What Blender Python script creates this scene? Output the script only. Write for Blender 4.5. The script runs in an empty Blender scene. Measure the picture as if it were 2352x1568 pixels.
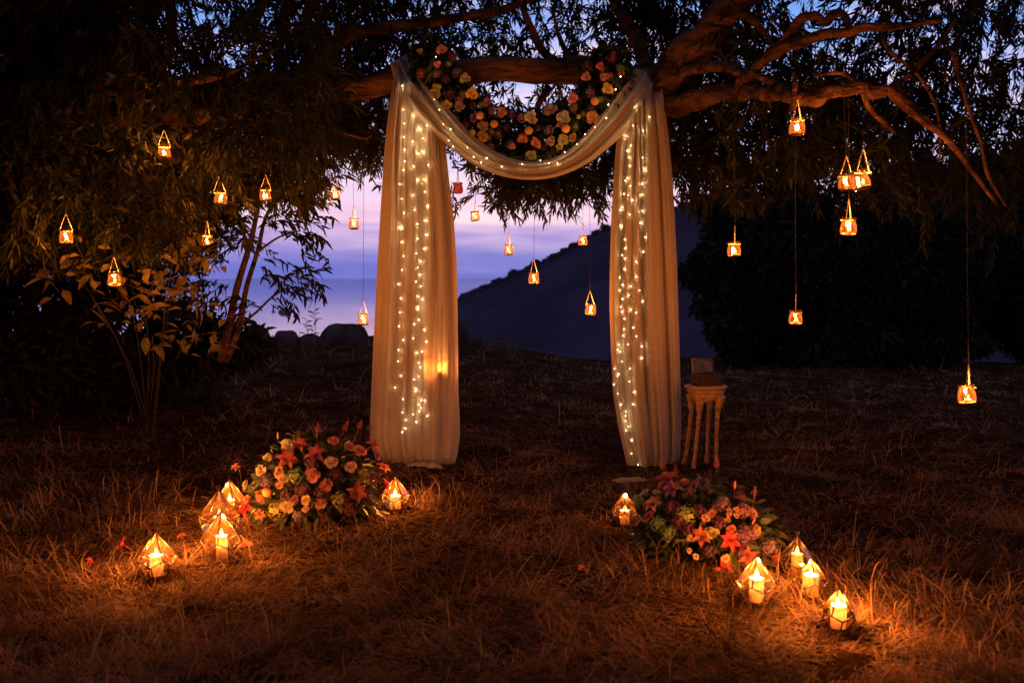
import bpy, math, random
import numpy as np
from mathutils import Vector, Matrix

random.seed(7)
RNG = np.random.default_rng(7)
scene = bpy.context.scene
COL = scene.collection

# ------------------------------------------------------------------ camera
W, H = 2352.0, 1568.0            # measuring grid of the picture
CAM_Z = 1.57
LENS = 35.0
F = LENS / 36.0 * W
PITCH = math.atan((784.0 - 637.0) / F)
cam_data = bpy.data.cameras.new("camera")
cam = bpy.data.objects.new("camera", cam_data)
COL.objects.link(cam)
cam.location = (0, 0, CAM_Z)
cam.rotation_euler = (math.pi / 2 - PITCH, 0, 0)
cam_data.lens = LENS
cam_data.sensor_width = 36.0
cam_data.clip_start = 0.05
cam_data.clip_end = 60000.0
cam_data.dof.use_dof = True
cam_data.dof.focus_distance = 8.2
cam_data.dof.aperture_fstop = 2.4
scene.camera = cam

# ------------------------------------------------------------------ dusk sky
SKY_STRENGTH = 1.5
world = bpy.data.worlds.new("World")
scene.world = world
world.use_nodes = True
wt = world.node_tree
wt.nodes.clear()


def srgb(r, g, b):
    def c(v):
        v /= 255.0
        return v / 12.92 if v <= 0.04045 else ((v + 0.055) / 1.055) ** 2.4
    return (c(r), c(g), c(b), 1.0)


def wn(t, **kw):
    n = wt.nodes.new(t)
    for k, v in kw.items():
        setattr(n, k, v)
    return n


tc = wn("ShaderNodeTexCoord")
sep = wn("ShaderNodeSeparateXYZ")
wt.links.new(tc.outputs["Generated"], sep.inputs[0])
ramp = wn("ShaderNodeValToRGB")
stops = [(-0.02, (88, 92, 166)), (0.006, (100, 102, 174)), (0.026, (120, 114, 180)), (0.042, (156, 134, 186)),
         (0.06, (206, 168, 194)), (0.085, (208, 182, 204)), (0.125, (174, 170, 212)),
         (0.17, (142, 162, 220)), (0.27, (98, 136, 206)), (0.5, (64, 96, 168)), (0.95, (42, 66, 128))]
LO, HI = -0.05, 1.0
el = ramp.color_ramp.elements
el[0].position = (stops[0][0] - LO) / (HI - LO)
el[0].color = srgb(*stops[0][1])
el[1].position = (stops[-1][0] - LO) / (HI - LO)
el[1].color = srgb(*stops[-1][1])
for z, c in stops[1:-1]:
    e = el.new((z - LO) / (HI - LO))
    e.color = srgb(*c)
# long flat cloud bands shift the height at which the colours are read
mp = wn("ShaderNodeMapping")
mp.inputs["Scale"].default_value = (2.2, 2.2, 24.0)
wt.links.new(tc.outputs["Generated"], mp.inputs[0])
nz = wn("ShaderNodeTexNoise")
nz.inputs["Scale"].default_value = 2.3
nz.inputs["Detail"].default_value = 4.0
nz.inputs["Roughness"].default_value = 0.5
wt.links.new(mp.outputs[0], nz.inputs["Vector"])
shift = wn("ShaderNodeMath", operation="MULTIPLY_ADD")
shift.inputs[1].default_value = 0.07
shift.inputs[2].default_value = -0.035
wt.links.new(nz.outputs["Fac"], shift.inputs[0])
addz = wn("ShaderNodeMath", operation="ADD")
wt.links.new(sep.outputs["Z"], addz.inputs[0])
wt.links.new(shift.outputs[0], addz.inputs[1])
mr = wn("ShaderNodeMapRange")
mr.inputs["From Min"].default_value = LO
mr.inputs["From Max"].default_value = HI
wt.links.new(addz.outputs[0], mr.inputs["Value"])
wt.links.new(mr.outputs[0], ramp.inputs[0])
# thin pink cirrus
nz2 = wn("ShaderNodeTexNoise")
nz2.inputs["Scale"].default_value = 4.1
nz2.inputs["Detail"].default_value = 5.0
mp2 = wn("ShaderNodeMapping")
mp2.inputs["Scale"].default_value = (1.6, 1.6, 13.0)
mp2.inputs["Location"].default_value = (3.1, 0.4, 0.7)
wt.links.new(tc.outputs["Generated"], mp2.inputs[0])
wt.links.new(mp2.outputs[0], nz2.inputs["Vector"])
cr = wn("ShaderNodeValToRGB")
cr.color_ramp.elements[0].position = 0.44
cr.color_ramp.elements[0].color = (0, 0, 0, 1)
cr.color_ramp.elements[1].position = 0.72
cr.color_ramp.elements[1].color = (0.8, 0.8, 0.8, 1)
wt.links.new(nz2.outputs["Fac"], cr.inputs[0])
zfade = wn("ShaderNodeMapRange")
zfade.inputs["From Min"].default_value = 0.015
zfade.inputs["From Max"].default_value = 0.06
wt.links.new(sep.outputs["Z"], zfade.inputs["Value"])
cm = wn("ShaderNodeMath", operation="MULTIPLY")
wt.links.new(cr.outputs[0], cm.inputs[0])
wt.links.new(zfade.outputs[0], cm.inputs[1])
mixc = wn("ShaderNodeMix", data_type="RGBA")
wt.links.new(cm.outputs[0], mixc.inputs[0])
wt.links.new(ramp.outputs[0], mixc.inputs[6])
mixc.inputs[7].default_value = srgb(232, 200, 202)
bg = wn("ShaderNodeBackground")
bg.inputs["Strength"].default_value = SKY_STRENGTH
wt.links.new(mixc.outputs[2], bg.inputs["Color"])
wo = wn("ShaderNodeOutputWorld")
wt.links.new(bg.outputs[0], wo.inputs["Surface"])

# ------------------------------------------------------------------ exposure and sampling
scene.view_settings.view_transform = "Standard"
scene.view_settings.look = "None"
scene.view_settings.exposure = 0.0
scene.view_settings.gamma = 1.0
scene.view_settings.use_curve_mapping = False
scene.render.engine = "CYCLES"
cy = scene.cycles
cy.max_bounces = 5
cy.diffuse_bounces = 2
cy.glossy_bounces = 2
cy.transmission_bounces = 4
cy.transparent_max_bounces = 24
cy.sample_clamp_indirect = 4.0
cy.caustics_reflective = False
cy.caustics_refractive = False
cy.use_adaptive_sampling = True
cy.adaptive_threshold = 0.03
cy.use_denoising = True

JAR_W = 19.0            # watts of one tealight
CANDLE_W = 52.0         # watts of one pillar candle
BULB_W = 0.105           # watts of one fairy bulb
FLAME_RGB = (1.0, 0.33, 0.075)

# ------------------------------------------------------------------ geometry helpers
FWD = np.array([0, math.cos(PITCH), -math.sin(PITCH)])
UPV = np.array([0, math.sin(PITCH), math.cos(PITCH)])


def ray(x, y):
    return FWD + np.array([1.0, 0, 0]) * ((x - W / 2) / F) + UPV * ((H / 2 - y) / F)


def P(x, y, Y):
    d = ray(x, y)
    return np.array([0, 0, CAM_Z]) + d * (Y / d[1])


def sm(t):
    t = np.clip(t, 0, 1)
    return t * t * (3 - 2 * t)


def gz(x, y):
    """height of the ground"""
    x = np.asarray(x, float)
    y = np.asarray(y, float)
    z = 0.43 * sm((y - 10.0) / 7.5) * sm((1.2 - x) / 2.2)
    z = z + 0.025 * np.sin(x * 1.9 + 0.6) * np.sin(y * 1.3 + 1.1) + 0.012 * np.sin(x * 4.7 + y * 3.1)
    z = z - 0.05 * sm((y - 12) / 6.0) * sm((x - 0.5) / 2.0)
    edge = 19.0 + 0.8 * np.sin(x * 0.35) + 1.2 * sm((-x) / 6)
    z = z - 0.95 * np.maximum(0, y - edge) * sm((y - edge) / 3.0)
    side = np.maximum(0, np.abs(x) - 34)
    z = z - 0.8 * side
    return np.maximum(z, -74.0)


def G(x, y):
    """point of the ground under a picture position"""
    d = ray(x, y)
    o = np.array([0, 0, CAM_Z])
    lo = 1.0
    t = lo
    while t < 60:
        p = o + d * t
        if p[2] < gz(p[0], p[1]):
            a, b = t - 0.1, t
            for _ in range(30):
                m = (a + b) / 2
                p = o + d * m
                if p[2] < gz(p[0], p[1]):
                    b = m
                else:
                    a = m
            p = o + d * b
            return np.array([p[0], p[1], float(gz(p[0], p[1]))])
        t += 0.1
    return o + d * 18.0


def mesh_np(name, V, Fc, smooth=False):
    """fast mesh from arrays; Fc is (n,k)"""
    V = np.asarray(V, np.float32)
    Fc = np.asarray(Fc, np.int32)
    me = bpy.data.meshes.new(name)
    n, k = Fc.shape
    me.vertices.add(len(V))
    me.vertices.foreach_set("co", V.ravel())
    me.loops.add(n * k)
    me.loops.foreach_set("vertex_index", Fc.ravel())
    me.polygons.add(n)
    me.polygons.foreach_set("loop_start", np.arange(0, n * k, k, dtype=np.int32))
    me.polygons.foreach_set("loop_total", np.full(n, k, dtype=np.int32))
    if smooth:
        me.polygons.foreach_set("use_smooth", np.ones(n, dtype=bool))
    me.update()
    me.validate()
    return me


class MB:
    """collects shapes of one part"""

    def __init__(self):
        self.v = []
        self.f = []

    def add(self, vs, fs):
        o = len(self.v)
        self.v += [tuple(map(float, p)) for p in vs]
        self.f += [tuple(i + o for i in q) for q in fs]
        return self

    def grid(self, rows, closed_u=False, cap=False):
        """rows: list of rows of points"""
        n, m = len(rows), len(rows[0])
        vs = [p for r in rows for p in r]
        fs = []
        for i in range(n - 1):
            for j in range(m if closed_u else m - 1):
                j2 = (j + 1) % m
                fs.append((i * m + j, i * m + j2, (i + 1) * m + j2, (i + 1) * m + j))
        if cap:
            fs.append(tuple(range(m - 1, -1, -1)))
            fs.append(tuple((n - 1) * m + j for j in range(m)))
        return self.add(vs, fs)

    def tube(self, pts, rad, seg=8, cap=True, wob=0.0):
        pts = [np.array(p, float) for p in pts]
        n = len(pts)
        if not hasattr(rad, "__len__"):
            rad = [rad] * n
        rows = []
        a = None
        rid = [random.uniform(-1, 1) for _ in range(seg)]
        for i in range(n):
            t = pts[min(i + 1, n - 1)] - pts[max(i - 1, 0)]
            t = t / (np.linalg.norm(t) + 1e-9)
            if a is None:
                h = np.array([0, 0, 1.0]) if abs(t[2]) < 0.9 else np.array([0, 1.0, 0])
                a = np.cross(t, h)
            a = a - t * np.dot(a, t)
            a = a / (np.linalg.norm(a) + 1e-9)
            b = np.cross(t, a)
            row = []
            for k in range(seg):
                an = 2 * math.pi * k / seg
                r = rad[i]
                if wob:
                    r *= 1 + wob * (math.sin(2 * an + i * 0.37) * 0.5 + math.sin(3 * an - i * 0.41 + 1) * 0.35 + .8 * rid[(k + i // 6) % seg] + random.uniform(-.25, .25))
                row.append(pts[i] + (a * math.cos(an) + b * math.sin(an)) * r)
            rows.append(row)
        return self.grid(rows, closed_u=True, cap=cap)

    def lathe(self, prof, seg=20, c=(0, 0, 0), cap=False):
        rows = [[(c[0] + r * math.cos(2 * math.pi * k / seg), c[1] + r * math.sin(2 * math.pi * k / seg), c[2] + z) for k in range(seg)] for r, z in prof]
        return self.grid(rows, closed_u=True, cap=cap)

    def box(self, c, s, rot=None):
        vs = []
        for dz in (-.5, .5):
            for dx, dy in ((-.5, -.5), (.5, -.5), (.5, .5), (-.5, .5)):
                v = Vector((dx * s[0], dy * s[1], dz * s[2]))
                if rot is not None:
                    v = rot @ v
                vs.append((c[0] + v.x, c[1] + v.y, c[2] + v.z))
        return self.add(vs, [(3, 2, 1, 0), (4, 5, 6, 7), (0, 1, 5, 4), (1, 2, 6, 5), (2, 3, 7, 6), (3, 0, 4, 7)])

    def mesh(self, name, smooth=True):
        me = bpy.data.meshes.new(name)
        me.from_pydata(self.v, [], self.f)
        if smooth:
            me.polygons.foreach_set("use_smooth", np.ones(len(me.polygons), dtype=bool))
        me.update()
        return me


def link(name, me, material=None, parent=None, loc=None, rot=None, scale=None):
    o = bpy.data.objects.new(name, me)
    COL.objects.link(o)
    if material is not None and me is not None and len(me.materials) == 0:
        me.materials.append(material)
    if parent is not None:
        o.parent = parent
    if loc is not None:
        o.location = loc
    if rot is not None:
        o.rotation_euler = rot
    if scale is not None:
        o.scale = scale if hasattr(scale, "__len__") else (scale,) * 3
    return o


def tag(o, label, cat, group=None, kind=None):
    if label:
        o["label"] = label
    if cat:
        o["category"] = cat
    if group:
        o["group"] = group
    if kind:
        o["kind"] = kind
    return o


def thing(name, label, cat, loc, group=None):
    o = bpy.data.objects.new(name, None)
    o.empty_display_size = 0.1
    COL.objects.link(o)
    o.location = [float(v) for v in loc]
    return tag(o, label, cat, group)


def part(name, mb, material, root, smooth=True, kind=None):
    """mb holds world coordinates; the part is stored relative to its thing"""
    me = mb.mesh(name, smooth) if isinstance(mb, MB) else mb
    n = len(me.vertices)
    co = np.empty(n * 3, np.float32)
    me.vertices.foreach_get("co", co)
    r = root
    while r.parent is not None:
        r = r.parent
    co = co.reshape(-1, 3) - np.array(r.location, np.float32)
    me.vertices.foreach_set("co", co.ravel())
    o = link(name, me, material, root)
    if kind:
        o["kind"] = kind
    return o


def smooth_path(pts, sub=5):
    """Catmull-Rom through rows of values"""
    pts = [np.array(p, float) for p in pts]
    out = []
    n = len(pts)
    for i in range(n - 1):
        p0, p1, p2, p3 = pts[max(i - 1, 0)], pts[i], pts[i + 1], pts[min(i + 2, n - 1)]
        for k in range(sub):
            t = k / sub
            out.append(0.5 * ((2 * p1) + (-p0 + p2) * t + (2 * p0 - 5 * p1 + 4 * p2 - p3) * t * t + (-p0 + 3 * p1 - 3 * p2 + p3) * t ** 3))
    out.append(pts[-1])
    return out


# ------------------------------------------------------------------ materials
def new_mat(name):
    m = bpy.data.materials.new(name)
    m.use_nodes = True
    m.node_tree.nodes.clear()
    return m, m.node_tree


def nd(t, typ, **kw):
    n = t.nodes.new(typ)
    for k, v in kw.items():
        setattr(n, k, v)
    return n


def rgb(c):
    return (c[0], c[1], c[2], 1.0)


def mat(name, c1, c2=None, rough=0.7, scale=8.0, stretch=(1, 1, 1), bump=0.0, bump_scale=None, island=0.0, transl=0.0,
        objcol=False, spec=0.3, detail=5.0, sss=0.0, sss_r=0.02, metal=0.0, coords="Object", contrast=(0.35, 0.65), bump_d=0.02):
    m, t = new_mat(name)
    L = t.links.new
    out = nd(t, "ShaderNodeOutputMaterial")
    bs = nd(t, "ShaderNodeBsdfPrincipled")
    bs.inputs["Roughness"].default_value = rough
    bs.inputs["Specular IOR Level"].default_value = spec
    bs.inputs["Metallic"].default_value = metal
    tcn = nd(t, "ShaderNodeTexCoord")
    mpn = nd(t, "ShaderNodeMapping")
    mpn.inputs["Scale"].default_value = stretch
    L(tcn.outputs[coords], mpn.inputs[0])
    noise = nd(t, "ShaderNodeTexNoise")
    noise.inputs["Scale"].default_value = scale
    noise.inputs["Detail"].default_value = detail
    L(mpn.outputs[0], noise.inputs["Vector"])
    if objcol:
        oi = nd(t, "ShaderNodeObjectInfo")
        col = oi.outputs["Color"]
    else:
        rp = nd(t, "ShaderNodeValToRGB")
        rp.color_ramp.elements[0].position = contrast[0]
        rp.color_ramp.elements[0].color = rgb(c1)
        rp.color_ramp.elements[1].position = contrast[1]
        rp.color_ramp.elements[1].color = rgb(c2 or c1)
        L(noise.outputs["Fac"], rp.inputs[0])
        col = rp.outputs[0]
    if island:
        ge = nd(t, "ShaderNodeNewGeometry")
        hs = nd(t, "ShaderNodeHueSaturation")
        ma = nd(t, "ShaderNodeMapRange")
        ma.inputs["To Min"].default_value = 1 - island
        ma.inputs["To Max"].default_value = 1 + island
        L(ge.outputs["Random Per Island"], ma.inputs["Value"])
        L(ma.outputs[0], hs.inputs["Value"])
        mh = nd(t, "ShaderNodeMapRange")
        mh.inputs["To Min"].default_value = 0.5 - 0.035 * island / 0.4
        mh.inputs["To Max"].default_value = 0.5 + 0.035 * island / 0.4
        mul = nd(t, "ShaderNodeMath", operation="MULTIPLY")
        mul.inputs[1].default_value = 7.31
        fr = nd(t, "ShaderNodeMath", operation="FRACT")
        L(ge.outputs["Random Per Island"], mul.inputs[0])
        L(mul.outputs[0], fr.inputs[0])
        L(fr.outputs[0], mh.inputs["Value"])
        L(mh.outputs[0], hs.inputs["Hue"])
        L(col, hs.inputs["Color"])
        col = hs.outputs[0]
    L(col, bs.inputs["Base Color"])
    if sss:
        bs.inputs["Subsurface Weight"].default_value = sss
        bs.inputs["Subsurface Radius"].default_value = (1.0, 0.5, 0.25)
        bs.inputs["Subsurface Scale"].default_value = sss_r
    if bump:
        bn = nd(t, "ShaderNodeTexNoise")
        bn.inputs["Scale"].default_value = bump_scale or scale * 3
        bn.inputs["Detail"].default_value = 6
        L(mpn.outputs[0], bn.inputs["Vector"])
        bp = nd(t, "ShaderNodeBump")
        bp.inputs["Strength"].default_value = bump
        bp.inputs["Distance"].default_value = bump_d
        L(bn.outputs["Fac"], bp.inputs["Height"])
        L(bp.outputs[0], bs.inputs["Normal"])
    last = bs.outputs[0]
    if transl:
        tr = nd(t, "ShaderNodeBsdfTranslucent")
        L(col, tr.inputs["Color"])
        mx = nd(t, "ShaderNodeMixShader")
        mx.inputs[0].default_value = transl
        L(last, mx.inputs[1])
        L(tr.outputs[0], mx.inputs[2])
        last = mx.outputs[0]
    L(last, out.inputs["Surface"])
    return m


def glass_mat(name, tint, veil, veil_amount, rough=0.06):
    """thin blown glass: tinted film, mirror at grazing angles, a little dust, coloured like candle glow on lit jars and panes"""
    m, t = new_mat(name)
    L = t.links.new
    out = nd(t, "ShaderNodeOutputMaterial")
    tr = nd(t, "ShaderNodeBsdfTransparent")
    tr.inputs[0].default_value = rgb(tint)
    gl = nd(t, "ShaderNodeBsdfGlossy")
    gl.inputs["Roughness"].default_value = rough
    fr = nd(t, "ShaderNodeFresnel")
    fr.inputs["IOR"].default_value = 1.5
    mx = nd(t, "ShaderNodeMixShader")
    L(fr.outputs[0], mx.inputs[0])
    L(tr.outputs[0], mx.inputs[1])
    L(gl.outputs[0], mx.inputs[2])
    df = nd(t, "ShaderNodeBsdfDiffuse")
    df.inputs[0].default_value = rgb(veil)
    tl = nd(t, "ShaderNodeBsdfTranslucent")
    tl.inputs[0].default_value = rgb(veil)
    m2 = nd(t, "ShaderNodeMixShader")
    m2.inputs[0].default_value = 0.6
    L(df.outputs[0], m2.inputs[1])
    L(tl.outputs[0], m2.inputs[2])
    tcn = nd(t, "ShaderNodeTexCoord")
    noise = nd(t, "ShaderNodeTexNoise")
    noise.inputs["Scale"].default_value = 30
    L(tcn.outputs["Object"], noise.inputs["Vector"])
    ma = nd(t, "ShaderNodeMath", operation="MULTIPLY")
    ma.inputs[1].default_value = veil_amount * 2
    L(noise.outputs["Fac"], ma.inputs[0])
    m3 = nd(t, "ShaderNodeMixShader")
    L(ma.outputs[0], m3.inputs[0])
    L(mx.outputs[0], m3.inputs[1])
    L(m2.outputs[0], m3.inputs[2])
    L(m3.outputs[0], out.inputs["Surface"])
    return m


def emit_mat(name, color, strength, clear=False):
    m, t = new_mat(name)
    L = t.links.new
    out = nd(t, "ShaderNodeOutputMaterial")
    em = nd(t, "ShaderNodeEmission")
    em.inputs[0].default_value = rgb(color)
    em.inputs[1].default_value = strength
    last = em.outputs[0]
    if clear:                                  # a flame is light, not a solid: it lets light through
        tr = nd(t, "ShaderNodeBsdfTransparent")
        ad = nd(t, "ShaderNodeAddShader")
        L(last, ad.inputs[0])
        L(tr.outputs[0], ad.inputs[1])
        last = ad.outputs[0]
    L(last, out.inputs["Surface"])
    if clear:
        try:
            m.cycles.emission_sampling = "NONE"
        except Exception:
            pass
    return m


def fabric_mat(name, c):
    m, t = new_mat(name)
    L = t.links.new
    out = nd(t, "ShaderNodeOutputMaterial")
    df = nd(t, "ShaderNodeBsdfDiffuse")
    df.inputs[0].default_value = rgb(c)
    tl = nd(t, "ShaderNodeBsdfTranslucent")
    tl.inputs[0].default_value = rgb(c)
    sh = nd(t, "ShaderNodeBsdfSheen")
    sh.inputs[0].default_value = rgb((0.5, 0.45, 0.36))
    tcn = nd(t, "ShaderNodeTexCoord")
    mpn = nd(t, "ShaderNodeMapping")
    mpn.inputs["Scale"].default_value = (1, 1, 0.5)
    L(tcn.outputs["Object"], mpn.inputs[0])
    n1 = nd(t, "ShaderNodeTexNoise")
    n1.inputs["Scale"].default_value = 420
    n1.inputs["Detail"].default_value = 2
    L(mpn.outputs[0], n1.inputs["Vector"])
    mp3 = nd(t, "ShaderNodeMapping")
    mp3.inputs["Scale"].default_value = (1, 1, 0.07)
    L(tcn.outputs["Object"], mp3.inputs[0])
    n2 = nd(t, "ShaderNodeTexNoise")
    n2.inputs["Scale"].default_value = 34
    n2.inputs["Detail"].default_value = 4
    L(mp3.outputs[0], n2.inputs["Vector"])
    ad = nd(t, "ShaderNodeMath", operation="MULTIPLY_ADD")
    ad.inputs[1].default_value = 3.0
    L(n2.outputs["Fac"], ad.inputs[0])
    L(n1.outputs["Fac"], ad.inputs[2])
    bp = nd(t, "ShaderNodeBump")
    bp.inputs["Strength"].default_value = 0.35
    bp.inputs["Distance"].default_value = 0.006
    L(ad.outputs[0], bp.inputs["Height"])
    L(bp.outputs[0], df.inputs["Normal"])
    L(bp.outputs[0], tl.inputs["Normal"])
    mx = nd(t, "ShaderNodeMixShader")
    mx.inputs[0].default_value = 0.45
    L(df.outputs[0], mx.inputs[1])
    L(tl.outputs[0], mx.inputs[2])
    L(mx.outputs[0], out.inputs["Surface"])
    return m


M = {}
M["ground"] = mat("dry_soil", (0.012, 0.006, 0.003), (0.036, 0.018, 0.008), rough=0.95, spec=0.0, scale=2.2, bump=0.8, bump_scale=14, detail=8)
M["grass"] = mat("dry_grass", (0.105, 0.062, 0.029), (0.27, 0.162, 0.078), rough=0.9, spec=0.02, scale=1.6, island=0.45, transl=0.3, detail=1)
M["bark"] = mat("bark", (0.035, 0.017, 0.011), (0.19, 0.092, 0.052), rough=0.92, spec=0.08, scale=11, stretch=(.28, 1, 1.0), bump=1.0, bump_d=.09, bump_scale=24, detail=9)
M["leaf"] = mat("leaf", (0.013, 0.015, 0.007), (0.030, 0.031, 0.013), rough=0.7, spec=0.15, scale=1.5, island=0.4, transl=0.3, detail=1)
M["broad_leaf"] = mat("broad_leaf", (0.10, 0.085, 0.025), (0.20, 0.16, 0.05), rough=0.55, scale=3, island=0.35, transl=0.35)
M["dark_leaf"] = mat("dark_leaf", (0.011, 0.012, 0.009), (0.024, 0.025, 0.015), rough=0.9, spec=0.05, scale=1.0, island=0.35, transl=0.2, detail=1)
M["bouquet_leaf"] = mat("bouquet_leaf", (0.022, 0.032, 0.012), (0.055, 0.066, 0.022), rough=0.6, scale=6, island=0.35, transl=0.25, detail=1)
M["stone"] = mat("stone", (0.022, 0.017, 0.015), (0.05, 0.04, 0.034), rough=0.95, spec=0.05, scale=3, bump=0.9, bump_scale=9)
M["hill"] = mat("hazy_hill", (0.019, 0.016, 0.027), (0.030, 0.025, 0.040), rough=1.0, scale=0.035, bump=0.0, spec=0.0)  # base colour carries the blue-violet of distant dusk haze
M["scrub"] = mat("scrub", (0.018, 0.015, 0.023), (0.028, 0.023, 0.033), rough=1.0, scale=0.1, island=0.2, spec=0.0)  # same haze tint put into the bushes' colour
M["fabric"] = fabric_mat("sheer_fabric", (0.55, 0.48, 0.38))
M["petal"] = mat("petal", (1, 1, 1), rough=0.6, objcol=True, transl=0.3, scale=20, island=0.3)
M["wire"] = mat("copper_wire", (0.5, 0.3, 0.16), rough=0.35, metal=0.9)
M["twine"] = mat("twine", (0.36, 0.25, 0.14), (0.5, 0.36, 0.2), rough=0.9, scale=200, bump=0.4)
M["cord"] = mat("dark_cord", (0.03, 0.025, 0.03), rough=0.9)
M["glass"] = glass_mat("jar_glass", (0.96, 0.76, 0.48), (0.8, 0.42, 0.16), 0.005)  # amber of the candle glow is put into the glass colours
M["pane"] = glass_mat("pane_glass", (0.97, 0.82, 0.6), (0.8, 0.42, 0.16), 0.007, rough=0.03)  # clear panes tinted amber to carry the candle glow
M["red_glass"] = glass_mat("red_glass", (0.85, 0.35, 0.22), (0.7, 0.2, 0.12), 0.45)
M["clear_pane"] = glass_mat("lid_glass", (0.9, 0.92, 0.95), (0.6, 0.6, 0.62), 0.12, rough=0.02)
M["sand"] = mat("sand", (0.16, 0.09, 0.045), (0.24, 0.14, 0.07), rough=0.95, scale=80)
M["wax"] = mat("wax", (0.84, 0.62, 0.42), (0.88, 0.70, 0.5), rough=0.45, scale=12, transl=0.55)
M["brass"] = mat("dark_brass", (0.04, 0.022, 0.012), (0.08, 0.045, 0.022), rough=0.5, metal=0.3, scale=40)
M["flame"] = emit_mat("flame", (1.0, 0.52, 0.17), 4.0, clear=True)
M["bulb"] = emit_mat("bulb", (1.0, 0.74, 0.46), 3.4, clear=True)
M["dark_bark"] = mat("dark_bark", (0.02, 0.013, 0.01), (0.045, 0.03, 0.02), rough=0.95, scale=20)
M["wick"] = mat("wick", (0.02, 0.015, 0.012), rough=1.0)
M["carved_wood"] = mat("carved_wood", (0.26, 0.14, 0.055), (0.48, 0.28, 0.115), rough=0.6, scale=30, bump=0.8, bump_scale=60)
M["box_wood"] = mat("lacquered_wood", (0.016, 0.008, 0.006), (0.035, 0.016, 0.011), rough=0.25, scale=18, stretch=(1, 8, 8), spec=0.5)
M["islet"] = mat("islet_rock", (0.03, 0.03, 0.035), (0.06, 0.06, 0.065), rough=1.0, scale=0.3)


def sea_mat():
    m, t = new_mat("sea_water")
    L = t.links.new
    out = nd(t, "ShaderNodeOutputMaterial")
    df = nd(t, "ShaderNodeBsdfDiffuse")
    df.inputs[0].default_value = (0.08, 0.13, 0.55, 1)
    bs = nd(t, "ShaderNodeBsdfGlossy")
    bs.inputs["Roughness"].default_value = 0.04
    mx = nd(t, "ShaderNodeMixShader")
    mx.inputs[0].default_value = 0.88
    L(df.outputs[0], mx.inputs[1])
    L(bs.outputs[0], mx.inputs[2])
    tcn = nd(t, "ShaderNodeTexCoord")
    mpn = nd(t, "ShaderNodeMapping")
    mpn.inputs["Scale"].default_value = (0.006, 0.03, 1)
    L(tcn.outputs["Object"], mpn.inputs[0])
    n = nd(t, "ShaderNodeTexNoise")
    n.inputs["Scale"].default_value = 1.0
    n.inputs["Detail"].default_value = 8
    L(mpn.outputs[0], n.inputs["Vector"])
    bp = nd(t, "ShaderNodeBump")
    bp.inputs["Strength"].default_value = 0.008
    bp.inputs["Distance"].default_value = 1.0
    L(n.outputs["Fac"], bp.inputs["Height"])
    L(bp.outputs[0], bs.inputs["Normal"])
    L(mx.outputs[0], out.inputs["Surface"])
    return m


M["sea"] = sea_mat()


# ------------------------------------------------------------------ leaf and blade generators
def unit(a):
    return a / (np.linalg.norm(a, axis=-1, keepdims=True) + 1e-9)


def leaves_np(B, D, S, L, Wd, droop=0.25):
    """pointed leaves: base B, direction D, side S, length L, width Wd -> verts (n,6,3), 4 tris each"""
    B, D, S = B[:, None, :], D[:, None, :], S[:, None, :]
    t = np.array([0, .34, .34, .7, .7, 1.0])[None, :, None]
    w = np.array([0, -.5, .5, -.36, .36, 0])[None, :, None]
    Ln = L[:, None, None]
    V = B + D * (t * Ln) + S * (w * Wd[:, None, None])
    V[:, :, 2:3] -= droop * Ln * t * t
    n = np.cross(D, S)
    V += n * (np.abs(w) * Wd[:, None, None] * 0.35)
    n_ = V.shape[0]
    base = np.array([[0, 2, 1], [1, 2, 4], [1, 4, 3], [3, 4, 5]])
    Fc = (base[None] + (np.arange(n_) * 6)[:, None, None]).reshape(-1, 3)
    return V.reshape(-1, 3), Fc


def rand_dirs(n, zlo=-1, zhi=1):
    z = RNG.uniform(zlo, zhi, n)
    a = RNG.uniform(0, 2 * np.pi, n)
    r = np.sqrt(1 - z * z)
    return np.stack([r * np.cos(a), r * np.sin(a), z], 1)


def perp(D):
    R = RNG.normal(size=D.shape)
    return unit(np.cross(D, R))


def spray_template(seed, n=14, length=0.42, leaf=0.105, width=0.02, hang=True):
    """one twig with its leaves, hanging from the origin"""
    r = np.random.default_rng(seed)
    ts = np.linspace(0.08, 1.0, n)
    bend = r.uniform(0.1, 0.3)
    axis = np.stack([bend * ts ** 1.6 * length, 0.06 * length * np.sin(ts * 5), -ts * length], 1) if hang else \
        np.stack([ts * length, 0.05 * length * np.sin(ts * 4), 0.25 * length * ts - 0.4 * length * ts ** 2], 1)
    tang = np.gradient(axis, axis=0)
    tang = unit(tang)
    ang = np.arange(n) * 2.4 + r.uniform(-.5, .5, n)
    side = np.stack([np.cos(ang), np.sin(ang), np.zeros(n)], 1)
    D = unit(tang * 0.75 + side * 0.8 + np.array([0, 0, -0.25]))
    S = unit(np.cross(D, r.normal(size=(n, 3))))
    L = leaf * r.uniform(0.7, 1.2, n)
    V, Fc = leaves_np(axis, D, S, L, width * r.uniform(0.7, 1.3, n), r.uniform(0.2, 0.7))
    # the twig
    ax = np.vstack([[0, 0, 0.02], axis[n // 2], axis[-1]])
    sv, sf = leaves_np(ax[:1], unit(ax[2:] - ax[:1]), unit(np.cross(ax[2:] - ax[:1], [[0.3, 1.0, 0.2]])), np.array([length]), np.array([0.006]), 0.0)
    Fc = np.vstack([Fc, sf + len(V)])
    V = np.vstack([V, sv])
    return V, Fc


TEMPL = [spray_template(i, n=15 + i % 4, length=0.20 + 0.045 * (i % 4), leaf=.07, width=.021) for i in range(8)]


def rotz(a):
    c, s = np.cos(a), np.sin(a)
    R = np.zeros((len(a), 3, 3))
    R[:, 0, 0] = c
    R[:, 0, 1] = -s
    R[:, 1, 0] = s
    R[:, 1, 1] = c
    R[:, 2, 2] = 1
    return R


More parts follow.
